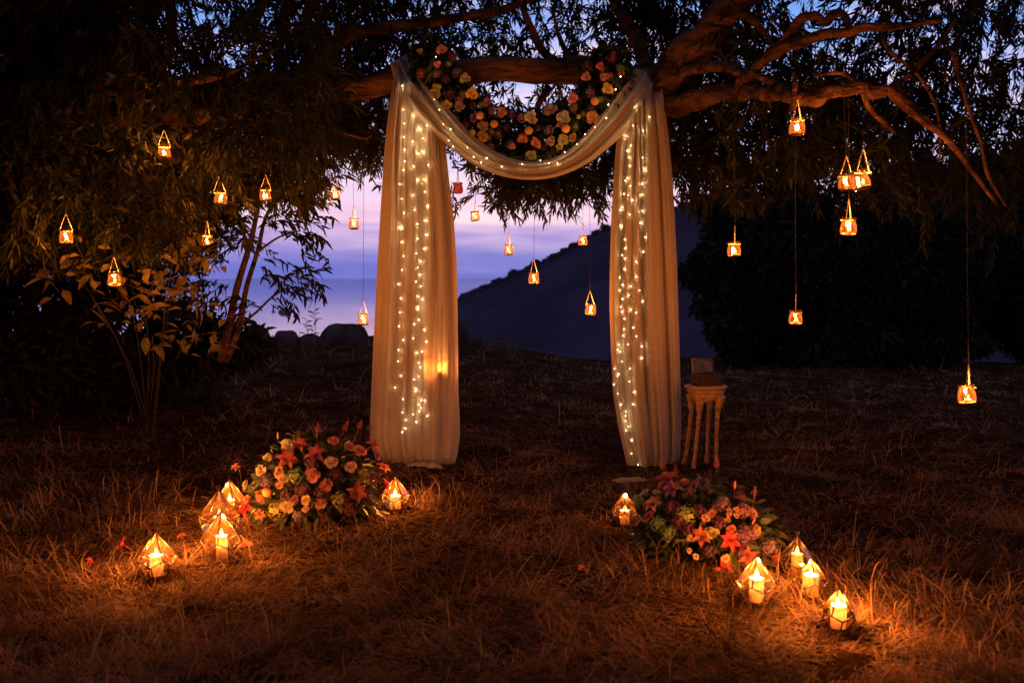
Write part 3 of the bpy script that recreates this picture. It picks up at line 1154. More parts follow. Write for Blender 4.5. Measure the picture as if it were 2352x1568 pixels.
# ---------------------------------------------------------------- dark trees at the far side of the lawn
for lab, bx, Yb, blobs in [
    ("big dark round tree behind the lawn, next to the narrow drape's table", 1840, 18.3, [((1790, 560), 17, 1.25), ((1760, 690), 16, .95), ((1900, 640), 16.5, 1.2), ((1850, 760), 15.5, .9), ((1980, 540), 17, 1.2), ((1700, 640), 16.2, .6), ((1930, 480), 17, 1.0), ((1680, 520), 17, .5), ((1640, 600), 17, .35), ((1720, 470), 17, .7), ((1800, 790), 15.6, .5), ((1900, 795), 15.6, .5), ((1720, 780), 15.8, .4)]),
    ("dark spreading tree behind the lawn, at the outer side of the big round one", 2120, 18.4, [((2070, 640), 16.5, 1.2), ((2170, 560), 17, 1.2), ((2120, 750), 16, .85), ((2260, 500), 17, 1.1), ((2210, 640), 16.5, .7), ((2050, 775), 16, .6), ((2140, 795), 16, .45), ((1990, 800), 15.8, .4)]),
    ("dark tree at the picture's outer edge, hill showing below its crown", 2420, 18.5, [((2370, 560), 17.5, 1.0), ((2460, 640), 17.5, 1.2), ((2340, 470), 17.5, 1.0), ((2480, 780), 17, .8)]),
]:
    base = gpt(bx, Yb)
    root = thing("dark_tree", lab, "tree", base, "dark trees behind the lawn")
    part("trunk", MB().tube([base - [0, 0, .1], base + [.1, 0, 1.0], base + [0, 0, 2.2]], [.16, .13, .08], 8, True, .1), M["bark"], root)
    pp = []
    for (x, y), Yq, r in blobs:
        Yq, r = Yq * .25 + 14.4, r * 1.13
        pp.append(leafy_blob(P(x, y, Yq), (r, r * .8, r * .85), int(1900 * r * r) + 300, .14, .05, 0.1))
        for _ in range(9):
            an, q = random.uniform(0, 6.28), random.uniform(.75, 1.35)
            rr = r * random.uniform(.2, .4)
            pp.append(leafy_blob(P(x, y, Yq) + np.array([math.cos(an) * r * q, random.uniform(-.4, .4) * r, math.sin(an) * r * q * .8]), (rr, rr, rr * .8), int(2000 * rr * rr) + 120, .17, .07, 0.0))
    v, f = join_np(pp)
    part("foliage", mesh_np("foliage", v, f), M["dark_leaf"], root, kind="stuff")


# ---------------------------------------------------------------- boulders
def boulder(x0, x1, ytop, Y, label, seed, hgt=None):
    r = random.Random(seed)
    a, b = P(x0, ytop, Y), P(x1, ytop, Y)
    cx = (a[0] + b[0]) / 2
    zt = a[2]
    g = float(gz(cx, Y))
    rx = (b[0] - a[0]) / 2
    h = zt - g + .25
    rows = []
    n, m = 12, 18
    ph = [r.uniform(0, 6) for _ in range(5)]
    for i in range(n + 1):
        t = i / n
        rows.append([])
        for k in range(m):
            an = 2 * math.pi * k / m
            e = math.cos(t * math.pi / 2) ** .62
            wv = 1 + .10 * math.sin(2 * an + ph[0] + t) + .09 * math.sin(3 * an + ph[1] + 3 * t) + .05 * math.sin(6 * an + ph[2] - 4 * t) + r.uniform(-.02, .02)
            rows[-1].append((cx + rx * e * wv * math.cos(an), Y + max(rx * .75, .25) * e * wv * math.sin(an), g - .25 + h * math.sin(t * math.pi / 2) * (1 + (.10 * math.sin(2 * an + ph[3]) + .05 * math.sin(4 * an + ph[4])) * (1 - t ** 4 * .6))))
    o = link("boulder", MB().grid(rows, True, True).mesh("boulder"), M["stone"])
    tag(o, label, "boulder", "boulders along the clifftop")


for args in [(732, 848, 747, 17.5, "large smooth rounded boulder left of the wide drape, rim light on top", 1), (836, 905, 788, 17.9, "low boulder half hidden behind the wide drape's outer edge", 2),
             (1005, 1084, 741, 17.2, "steep boulder peeking out from behind the wide drape", 3), (1098, 1188, 778, 17.0, "low flat dark boulder on the mound between the drapes", 4),
             (548, 628, 752, 17.0, "flat-topped stone of the low wall nearest the twin-stemmed tree", 5), (620, 690, 762, 17.2, "middle stone of the low wall by the sea", 6),
             (680, 745, 768, 17.3, "stone of the low wall touching the large smooth boulder", 7), (470, 560, 758, 16.8, "stone of the low wall under the twin-stemmed tree", 8),
             (2255, 2335, 972, 9.9, "low dark rock in the grass under the lowest outer jar", 9)]:
    boulder(*args)


# ---------------------------------------------------------------- small weeds
def weed(name, label, bx, by, topx, topy, n, Y=None, leaf=.17, fan=1.0, width=.035):
    b = G(bx, by) if Y is None else gpt(bx, Y)
    root = thing(name, label, "plant", b)
    tip = P(topx, topy, b[1])
    pts = smooth_path([b - [0, 0, .03], (b + tip) / 2 + [.03, 0, 0], tip], 5)
    part("stem", MB().tube(pts, [.01 - .0007 * i for i in range(len(pts))], 5), M["bark"], root)
    for i in range(n):
        t = .25 + .75 * i / (n - 1)
        p = b * (1 - t) + tip * t
        an = i * 2.4
        D = np.array([[math.cos(an) * fan, math.sin(an) * .6, .35 + .5 * t]])
        D = unit(D)
        v, f = leaves_np(np.array([p]), D, perp(D), np.array([leaf * random.uniform(.8, 1.2)]), np.array([width]), .45)
        part("leaf", mesh_np("leaf", v, f), M["leaf"], root)


weed("leafy_weed", "single dark leafy weed standing in the grass beyond the table", 1895, 1030, 1892, 912, 26)
weed("seaside_sprig", "thin leafy sprig rising above the stone wall against the sea", 715, 800, 722, 712, 20, Y=15.5, leaf=.16, width=.03)
weed("wall_sprig", "short sprig of leaves on the low wall, beside the thin leafy one", 700, 800, 704, 735, 10, Y=15.6, leaf=.13, width=.03)

# ================================================================== DRAPES
DR_Y = 8.40


def interp_edges(tab, y):
    ys = [t[0] for t in tab]
    return np.interp(y, ys, [t[1] for t in tab]), np.interp(y, ys, [t[2] for t in tab])


class Drape:
    def __init__(self, tab, freqs, y0, y1, depth, fl):
        self.tab, self.freqs, self.y0, self.y1, self.depth, self.fl = tab, freqs, y0, y1, depth, fl

    def fold(self, u, v):
        """0..1 across, 0..1 down; positive = towards the viewer"""
        s = 0
        for fq, ph, am, dr in self.freqs:
            w = math.sin(math.pi * fq * (u + dr * (v - .5)) + ph)
            irr = .65 + .5 * math.sin(3.1 * u + 2.3 * v + ph) * math.cos(1.7 * v + fq)
            s += am * irr * (2 * abs(w) ** (.8 + .25 * math.sin(ph * 3)) - 1)
        fade = self.fl(v)
        return s * fade * 1.35 - .42 * max(0.0, 1 - v / .06) ** 2      # the top edge goes back over the limb

    def front_Y(self, x, y):
        xl, xr = interp_edges(self.tab, y)
        u = min(max((x - xl) / (xr - xl), 0), 1)
        v = (y - self.y0) / (self.y1 - self.y0)
        c = 2 * u - 1
        return DR_Y - self.depth * math.sqrt(max(0, 1 - abs(c) ** 2.6)) - self.fold(u, v) * (1 - abs(c) ** 6)

    def build(self, name, label, base):
        root = thing(name, label, "drape", base, "sheer ceremony drapes")
        rows = []
        n = 90
        for i in range(n + 1):
            v = i / n
            y = self.y0 + (self.y1 - self.y0) * v
            xl, xr = interp_edges(self.tab, y)
            row = []
            m = 120
            for k in range(m):                     # front, edge to edge
                u = .5 - .5 * math.cos(math.pi * k / m)
                x = xl + (xr - xl) * u
                row.append(P(x, y, self.front_Y(x, y)))
            for k in range(m):                     # the panel behind
                u = .5 + .5 * math.cos(math.pi * k / m)
                x = xl + (xr - xl) * u
                c = 2 * u - 1
                row.append(P(x, y, DR_Y + 0.02 + self.depth * .9 * math.sqrt(max(0, 1 - abs(c) ** 2.6)) - .5 * self.fold(1 - u, v) * (1 - abs(c) ** 6)))
            rows.append(row)
        part("cloth", MB().grid(rows, True), M["fabric"], root)
        return root


left_tab = [(150, 912, 990), (190, 903, 1000), (250, 893, 1012), (320, 885, 1022), (400, 879, 1030), (500, 873, 1042), (600, 867, 1049), (700, 862, 1051), (800, 857, 1052), (900, 853, 1053), (960, 850, 1056), (1000, 850, 1057), (1040, 858, 1052), (1075, 880, 1042)]
right_tab = [(190, 1436, 1518), (240, 1424, 1527), (320, 1416, 1537), (400, 1410, 1544), (500, 1404, 1550), (600, 1401, 1555), (700, 1400, 1558), (800, 1403, 1561), (900, 1408, 1564), (980, 1420, 1565), (1050, 1436, 1561), (1110, 1450, 1535)]
fl_left = lambda v: 0.55 + 0.6 * min(1, v * 3) - .5 * max(0, (v - .72)) / .28
fl_right = lambda v: 0.55 + 0.55 * min(1, v * 3) - .25 * max(0, (v - .75)) / .25
DL = Drape(left_tab, [(3.3, 0.4, .058, .06), (5.9, 2.1, .036, -.12), (10.7, 4.0, .015, .10), (1.6, 1.0, .03, .05)], 150, 1078, .10, fl_left)
DRr = Drape(right_tab, [(3.1, 1.7, .062, -.07), (5.7, 0.6, .038, .12), (10.1, 3.3, .016, -.10), (1.4, 2.2, .03, .06)], 190, 1112, .11, fl_right)
gl_ = G(965, 1068)
gr_ = G(1490, 1108)
root_l = DL.build("draped_curtain", "wide sheer ivory drape hanging from the limb beside the larger floor bouquet", gl_)
root_r = DRr.build("draped_curtain", "narrow gathered ivory drape hanging beside the small carved table", gr_)


def puddle(root, cx, cy, wx, wy, seed, hh=.07):
    """cloth lying in folds on the grass"""
    r = random.Random(seed)
    c = G(cx, cy)
    rows = []
    n, m = 26, 36
    for i in range(n):
        v = i / (n - 1)
        row = []
        for k in range(m):
            u = k / (m - 1)
            e = (1 - abs(2 * u - 1) ** 3) * (1 - abs(2 * v - 1) ** 3)
            x = c[0] + (u - .5) * wx * (1 + .12 * math.sin(v * 7 + seed))
            y = c[1] + (v - .5) * wy * (1 + .1 * math.sin(u * 9 + seed * 2))
            fold = abs(math.sin(u * 13 + 3 * math.sin(v * 4 + seed))) * .6 + abs(math.sin(v * 11 + 2.5 * math.sin(u * 6 + seed))) * .5
            row.append((x, y, float(gz(x, y)) - .012 + 1.5 * hh * e * fold))
        rows.append(row)
    part("hem", MB().grid(rows), M["fabric"], root)


puddle(root_l, 978, 1072, .34, .2, 1, .035)
puddle(root_r, 1450, 1104, .30, .14, 4, .03)


# swag over the limb
def build_swag():
    # centre line x, y, half width px, Y
    c = [(915, 135, 20, 8.62), (936, 172, 28, 8.46), (965, 216, 30, 8.30), (1000, 262, 31, 8.24), (1040, 305, 29, 8.2), (1085, 345, 26, 8.18), (1135, 374, 22, 8.16), (1185, 389, 20, 8.15), (1235, 392, 20, 8.15), (1285, 381, 22, 8.16),
         (1335, 354, 25, 8.18), (1380, 314, 29, 8.2), (1418, 272, 33, 8.24), (1450, 230, 36, 8.30), (1474, 198, 36, 8.42), (1488, 168, 30, 8.62)]
    path = smooth_path(c, 6)
    base = P(1205, 412, 8.15)
    root = thing("draped_swag", "sheer fabric swag looping under the hanging flower garland between the two drapes", "drape", base)
    rows = []
    n = len(path)
    for i, p in enumerate(path):
        a, b = path[max(i - 1, 0)], path[min(i + 1, n - 1)]
        tx, ty = b[0] - a[0], b[1] - a[1]
        l = math.hypot(tx, ty)
        nx, ny = -ty / l, tx / l
        hw = p[2]
        row = []
        m = 72
        s = i / n
        for k in range(m):
            an = 2 * math.pi * k / m
            rr = 1 + .05 * math.sin(9 * an + 5 * s) + .04 * math.sin(14 * an - 7 * s + 1) + .03 * math.sin(5 * an + 9 * s)
            off = math.cos(an) * hw * (1 + .04 * math.sin(6 * s * math.pi))
            dep = -math.sin(an) * .085 * rr - .03 * max(0, math.sin(an)) * math.sin(7 * math.cos(an) * 1.3 + 3 * s) + .03 * abs(math.sin(6.5 * math.cos(an) + 2.2 * s)) - .012 * math.sin(17 * math.cos(an) + 4 * s)
            row.append(P(p[0] + nx * off * rr, p[1] + ny * off * rr, p[3] + dep))
        rows.append(row)
    part("cloth", MB().grid(rows, True, True), M["fabric"], root)
    # a thin layer gathered behind the flowers
    inner = [(1060, 300, 8.34), (1110, 330, 8.34), (1160, 348, 8.34), (1210, 355, 8.34), (1260, 348, 8.34), (1310, 325, 8.34), (1350, 295, 8.34)]
    outer = [(1045, 318, 8.26), (1095, 356, 8.25), (1150, 383, 8.25), (1210, 394, 8.25), (1275, 386, 8.25), (1330, 358, 8.25), (1375, 322, 8.26)]
    rows = []
    si, so = smooth_path(inner, 5), smooth_path(outer, 5)
    for a, b in zip(si, so):
        rows.append([P(*(a * (1 - t) + b * t + np.array([0, 0, -.02 * math.sin(9 * t)]))) for t in np.linspace(0, 1, 8)])
    part("back_layer", MB().grid(rows), M["fabric"], root)
    return path


swag_path = build_swag()

# ================================================================== FLOWER MESHES
def petal_patch(mb, fn, ns=4, nt=4):
    rows = [[fn(s, t) for s in np.linspace(-1, 1, ns)] for t in np.linspace(0, 1, nt)]
    mb.grid(rows)


def rose_mesh(seed, n=17, open_=1.0):
    r = random.Random(seed)
    mb = MB()
    for i in range(n):
        q = (i + .5) / n
        th = i * 2.399 + r.uniform(-.2, .2)
        R = 0.1 + 0.9 * q ** 1.1 * open_
        hgt = 0.78 - 0.42 * q + r.uniform(-.04, .04)
        wd = 1.45 - .55 * q
        curl = .28 * q

        def fn(s, t, R=R, hgt=hgt, wd=wd, curl=curl, th=th, q=q):
            az = th + s * wd * (.35 + .65 * math.sin(min(1, t + .15) * 1.45)) * (1 - .3 * t * t) * .75
            rad = R * (.22 + .78 * t ** .75) + curl * max(0, t - .6) * (1 - .4 * abs(s))
            z = hgt * math.sin(t * 1.5) * (1 - .16 * s * s) - curl * .6 * max(0, t - .65) - .12 * q
            return (rad * math.cos(az), rad * math.sin(az), z)
        petal_patch(mb, fn)
    mb.lathe([(.02, .72), (.12, .6), (.16, .3), (.08, 0)], 8)
    return mb.mesh("rose")


def lily_mesh(seed):
    r = random.Random(seed)
    mb = MB()
    for i in range(6):
        th = i * math.pi / 3 + r.uniform(-.12, .12)
        up = r.uniform(.5, .8)
        bend = r.uniform(.7, 1.2)
        wd = (.34 if i % 2 else .25)

        def fn(s, t, th=th, up=up, bend=bend, wd=wd):
            rad = .08 + 1.05 * t ** 1.1
            z = up * t * 1.25 - bend * .75 * t ** 2.4
            w = wd * math.sin(math.pi * min(.985, .1 + .9 * t ** .8)) * s
            zz = z + .12 * abs(s) * math.sin(math.pi * t)
            return (rad * math.cos(th) - w * math.sin(th), rad * math.sin(th) + w * math.cos(th), zz)
        petal_patch(mb, fn, 5, 7)
    mb.tube([(.05, .1, -1.3), (0, 0, -.4), (0, 0, .1)], .04, 4)
    for i in range(6):
        th = i * math.pi / 3 + .5
        mb.tube([(0, 0, .1), (.2 * math.cos(th), .2 * math.sin(th), .5), (.3 * math.cos(th), .3 * math.sin(th), .72)], [.015, .012, .035], 4)
    return mb.mesh("lily")


def hydrangea_mesh(seed, n=30):
    r = random.Random(seed)
    mb = MB()
    for i in range(n):
        z = 1 - 1.45 * (i + .5) / n
        a = i * 2.399
        rr = math.sqrt(max(0, 1 - z * z))
        d = Vector((rr * math.cos(a), rr * math.sin(a), z))
        q = d.to_track_quat("Z", "Y")
        sp = r.uniform(0, 1.5)
        k = r.uniform(.62, 1.08)
        for j in range(4):
            b = sp + j * math.pi / 2
            lift = r.uniform(-.02, .14)
            pts = [Vector((0, 0, 0)), Vector((.2 * math.cos(b - .55), .2 * math.sin(b - .55), .07)), Vector((.36 * math.cos(b), .36 * math.sin(b), lift)), Vector((.2 * math.cos(b + .55), .2 * math.sin(b + .55), .07))]
            mb.add([(q @ p) + d * k for p in pts], [(0, 1, 2, 3)])
    mb.lathe([(.01, .5), (.3, .4), (.48, .1), (.4, -.3), (.2, -.6)], 7)
    return mb.mesh("hydrangea", False)


def pompom_mesh(seed):
    r = random.Random(seed)
    rows = []
    for i in range(9):
        th = math.pi * (i + .15) / 8.3
        rows.append([((1 + .06 * ((i + k) % 2) + r.uniform(-.03, .03)) * math.sin(th) * math.cos(2 * math.pi * k / 14), (1 + .06 * ((i + k) % 2)) * math.sin(th) * math.sin(2 * math.pi * k / 14), math.cos(th)) for k in range(14)])
    return MB().grid(rows, True, True).mesh("pompom_flower")


def plume_mesh(seed, n=60):
    r = random.Random(seed)
    mb = MB()
    mb.tube([(-.1, 0, -3.2), (0, 0, 0), (.03, 0, 1.0), (.08, 0, 2.0)], [.05, .05, .04, .02], 4)
    for i in range(n):
        t = i / n
        a = i * 2.4
        rad = .62 * (1 - t) ** .8 * r.uniform(.4, 1.15) + .05
        c = np.array([rad * math.cos(a) + .04 * t, rad * math.sin(a), .45 + 1.65 * t])
        s = .2 * (1.1 - .5 * t)
        u = np.array([math.cos(a), math.sin(a), .7])
        w = np.array([-math.sin(a), math.cos(a), 0])
        mb.add([c - w * s * .5, c + u * s * .4 - w * .3 * s, c + u * s, c + w * s * .5, c - u * s * .5], [(0, 1, 2, 3), (0, 3, 4)])
    return mb.mesh("plume_flower", False)


def bud_mesh():
    prof = [(.02, 0), (.12, .15), (.2, .5), (.22, .9), (.16, 1.35), (.06, 1.65), (.01, 1.75)]
    return MB().lathe(prof, 9).tube([(0, 0, -.9), (0, 0, 0.05)], .035, 4).mesh("bud")


FL = {"rose": [rose_mesh(i, 17, .92 + .05 * i) for i in range(4)], "lily": [lily_mesh(i) for i in range(3)], "hydrangea": [hydrangea_mesh(i) for i in range(2)],
      "pompom_flower": [pompom_mesh(1)], "plume_flower": [plume_mesh(i) for i in range(2)], "bud": [bud_mesh()],
      "carnation": [rose_mesh(20 + i, 26, .95) for i in range(2)]}
for k in FL:
    for me in FL[k]:
        if me.name.split(".")[0] != k:
            me.name = k
        me.materials.append(M["petal"])

COLR = {"peach": (.80, .42, .24), "orange": (.85, .38, .14), "yellow": (.82, .56, .16), "cream": (.82, .66, .42), "pink": (.72, .28, .24), "rosy": (.62, .17, .16), "red": (.55, .07, .05),
        "coral": (.62, .18, .12), "green": (.34, .40, .10), "lime": (.5, .5, .12), "purple": (.22, .10, .20), "mauve": (.34, .17, .24), "plum": (.16, .06, .10), "rust": (.5, .14, .09), "white": (.85, .75, .62), "gold": (.85, .52, .10), "magenta": (.6, .08, .14)}


def put_flower(root, kind, pos, normal, radius, colour, depth=1.0):
    me = random.choice(FL[kind])
    c = [v * depth * random.uniform(.75, 1.1) for v in COLR[colour]]
    j = [max(0.01, v * random.uniform(.88, 1.1)) for v in c]
    q = Vector(normal).to_track_quat("Z", "Y") @ Matrix.Rotation(random.uniform(0, 6.28), 3, "Z").to_quaternion()
    o = link(kind, me, None, root, Vector([float(v) for v in pos]) - Vector(root.location))
    o.rotation_mode = "QUATERNION"
    o.rotation_quaternion = q
    o.scale = (radius,) * 3
    o.color = (j[0], j[1], j[2], 1)
    return o


def leaf_cluster(points, normals, leaf, width):
    D = unit(normals * .7 + RNG.normal(size=normals.shape) * .5)
    return leaves_np(points, D, perp(D), leaf * RNG.uniform(.6, 1.3, len(points)), width * RNG.uniform(.7, 1.3, len(points)), .35)


# ---------------------------------------------------------------- hanging garland
def Z2(x, y):
    return 784 + x * .3375, y * .3375


def build_garland():
    GY = 8.28
    base = P(1210, 360, GY)
    root = thing("flower_garland", "crescent garland of peach and yellow roses hanging from the limb above the fabric swag", "garland", base)
    # the ring it is tied to
    arc = smooth_path([(985, 110, 34), (1000, 165, 48), (1025, 220, 58), (1072, 268, 60), (1132, 302, 60), (1205, 314, 60), (1285, 302, 60), (1340, 268, 60), (1380, 220, 56), (1398, 175, 48), (1400, 140, 34)], 6)
    part("ring", MB().tube([P(a[0], a[1] - 6, GY + .13) for a in arc], .02, 6), M["bark"], root)
    pts, nrm = [], []
    for _ in range(6500):
        a = arc[random.randrange(len(arc))]
        an, r = random.uniform(0, 6.28), math.sqrt(random.random())
        p = P(a[0] + math.cos(an) * r * a[2], a[1] + math.sin(an) * r * a[2], GY + .1 - .09 * math.sqrt(1 - r * r) * random.uniform(0.1, 1))
        pts.append(p)
        n = np.array([math.cos(an) * r, -.7, -math.sin(an) * r])
        nrm.append(n)
    v, f = leaf_cluster(np.array(pts), unit(np.array(nrm)), .08, .03)
    part("foliage", mesh_np("foliage", v, f), M["bouquet_leaf"], root, kind="stuff")
    R = lambda w: w * .3375 / F * GY / 2
    items = [("rose", 680, 340, 70, "peach"), ("rose", 535, 350, 40, "pink"), ("rose", 650, 600, 66, "yellow"), ("rose", 842, 535, 68, "yellow"), ("rose", 885, 635, 90, "yellow"), ("rose", 715, 720, 74, "gold"),
             ("rose", 805, 725, 76, "peach"), ("rose", 990, 700, 60, "pink"), ("rose", 1095, 765, 70, "peach"), ("rose", 1295, 795, 90, "cream"), ("rose", 1420, 750, 96, "peach"), ("rose", 1570, 670, 70, "pink"),
             ("rose", 1667, 522, 66, "peach"), ("rose", 1787, 530, 70, "gold"), ("rose", 1812, 610, 82, "gold"), ("carnation", 1715, 805, 92, "yellow"), ("rose", 1510, 800, 98, "cream"), ("rose", 1235, 950, 76, "orange"),
             ("rose", 1320, 980, 82, "orange"), ("rose", 1425, 965, 74, "peach"), ("carnation", 1510, 955, 78, "yellow"), ("carnation", 1575, 940, 62, "yellow"), ("carnation", 960, 930, 74, "yellow"), ("rose", 965, 860, 76, "peach"),
             ("carnation", 1290, 1055, 74, "lime"), ("carnation", 1485, 1005, 48, "yellow"), ("rose", 655, 440, 46, "peach"), ("carnation", 1015, 1000, 50, "mauve"), ("carnation", 1160, 995, 46, "peach"), ("rose", 1490, 850, 46, "pink"),
             ("pompom_flower", 943, 788, 48, "gold"), ("pompom_flower", 1040, 845, 48, "gold"), ("pompom_flower", 890, 903, 44, "gold"), ("pompom_flower", 1725, 690, 50, "gold"), ("pompom_flower", 1528, 877, 52, "gold"),
             ("pompom_flower", 1275, 890, 50, "gold"), ("pompom_flower", 1615, 795, 28, "lime"),
             ("hydrangea", 760, 385, 90, "plum"), ("hydrangea", 785, 490, 78, "mauve"), ("hydrangea", 735, 640, 110, "plum"), ("hydrangea", 1030, 755, 84, "mauve"), ("hydrangea", 1065, 915, 84, "mauve"), ("hydrangea", 1410, 885, 90, "mauve"),
             ("hydrangea", 1690, 630, 84, "mauve"), ("hydrangea", 1225, 805, 76, "mauve"), ("hydrangea", 1670, 450, 84, "plum"), ("carnation", 1760, 450, 52, "rosy"), ("hydrangea", 830, 860, 84, "plum"), ("hydrangea", 1140, 985, 80, "mauve"),
             ("hydrangea", 770, 810, 70, "mauve"), ("hydrangea", 1840, 400, 80, "plum"), ("hydrangea", 1700, 750, 76, "mauve"), ("hydrangea", 545, 500, 80, "rust"), ("hydrangea", 1160, 780, 70, "plum"), ("hydrangea", 1480, 640, 70, "plum"),
             ("hydrangea", 640, 500, 70, "green"), ("carnation", 1905, 500, 50, "rust"), ("hydrangea", 1800, 700, 76, "green"), ("plume_flower", 1385, 1000, 40, "rosy"), ("plume_flower", 1640, 930, 36, "pink"), ("plume_flower", 850, 840, 34, "rust"),
             ("plume_flower", 1010, 1000, 34, "rust"), ("hydrangea", 1590, 860, 80, "green"), ("hydrangea", 900, 720, 70, "plum"), ("hydrangea", 1120, 870, 70, "plum"), ("hydrangea", 1340, 870, 60, "plum")]
    for _ in range(26):                                    # dusky small blooms filling the crescent
        a = arc[random.randrange(len(arc))]
        items.append((random.choice(["hydrangea", "hydrangea", "carnation"]), (a[0] + random.uniform(-.7, .7) * a[2] - 784) / .3375, (a[1] + random.uniform(-.8, .5) * a[2]) / .3375, random.uniform(50, 80), random.choice(["plum", "mauve", "rust", "green", "plum"])))
    for kind, x, y, w, c in items:
        px, py = Z2(x, y)
        d = {"hydrangea": -.03, "pompom_flower": -.10, "plume_flower": -.09}.get(kind, -.07)
        pos = P(px, py, GY + .02 + d)
        n = np.array([random.gauss(0, .28), -1, random.gauss(.12, .25)])
        rr = R(w)
        if kind == "plume_flower":
            n = np.array([random.gauss(0, .3), -.35, -1])
            rr *= 1.0
        elif kind == "hydrangea":
            rr *= .85
        else:
            rr *= 1.08
        put_flower(root, kind, pos, n, rr, c)
    # trailing leaves
    for _ in range(60):
        a = arc[random.randrange(len(arc))]
        p = P(a[0] + random.uniform(-20, 20), a[1] + a[2] * .6, GY - .02)
        D = unit(np.array([[random.gauss(0, .6), -.5, -1.0]]))
        v, f = leaves_np(np.array([p]), D, perp(D), np.array([random.uniform(.09, .17)]), np.array([random.uniform(.03, .045)]), .2)
        part("leaf", mesh_np("leaf", v, f), M["bouquet_leaf"], root)


build_garland()


# ---------------------------------------------------------------- floor bouquets
def ell_hit(x, y, c, r):
    d = ray(x, y)
    o = np.array([0, 0, CAM_Z])
    A = d / r
    B = (o - c) / r
    a, b, cc = A @ A, 2 * A @ B, B @ B - 1
    disc = b * b - 4 * a * cc
    if disc > 0:
        t = (-b - math.sqrt(disc)) / (2 * a)
    else:
        t = -b / (2 * a)
    p = o + d * t
    n = (p - c) / (r * r)
    return p, n / np.linalg.norm(n)


def bouquet(name, label, cx, cy, radii, zc, conv, items, px_scale=1.0):
    g = G(cx, cy)
    c = np.array([g[0], g[1], g[2] + zc])
    r = np.array(radii)
    root = thing(name, label, "bouquet", g, "flower bouquets on the grass")
    n = 1500
    d = rand_dirs(n, -.35, 1)
    pts = c + d * r * RNG.uniform(.5, .86, n)[:, None]
    pts[:, 2] = np.maximum(pts[:, 2], g[2] + .03)
    v, f = leaf_cluster(pts, d, .11, .034)
    part("foliage", mesh_np("foliage", v, f), M["bouquet_leaf"], root, kind="stuff")
    core = []
    for i in range(8):
        t = i / 7
        e = math.cos(t * math.pi / 2) ** .6
        core.append([(c[0] + r[0] * .62 * e * math.cos(a), c[1] + r[1] * .62 * e * math.sin(a), g[2] + (c[2] - g[2] + r[2] * .62) * math.sin(t * math.pi / 2)) for a in np.linspace(0, 2 * math.pi, 15)[:-1]])
    part("foam_base", MB().grid(core, True, True), M["bouquet_leaf"], root)
    for kind, x, y, w, col in items:
        px, py = conv(x, y)
        p, nn = ell_hit(px, py, c, r)
        if p[2] < g[2] + .02:
            p[2] = g[2] + .03
        rad = w * .3375 / F * p[1] / 2 * 1.2
        nrm = unit(nn * .8 + np.array([random.gauss(0, .25), -.35, .25 + random.gauss(0, .2)]))
        if kind == "plume_flower" or kind == "bud":
            nrm = unit(nn * .6 + np.array([random.gauss(0, .2), -.1, .9]))
            rad *= .62 if kind == "plume_flower" else .85
            p = p - nrm * rad * .45
        elif kind == "lily":
            rad *= .82
            p = p - nrm * rad * .25
        elif kind == "hydrangea":
            p = p - nrm * rad * .5
            rad *= .9
        else:
            p = p - nrm * rad * .3
        put_flower(root, kind, p, nrm, rad, col, .62 if kind in ("lily", "plume_flower") else .72)
    return root


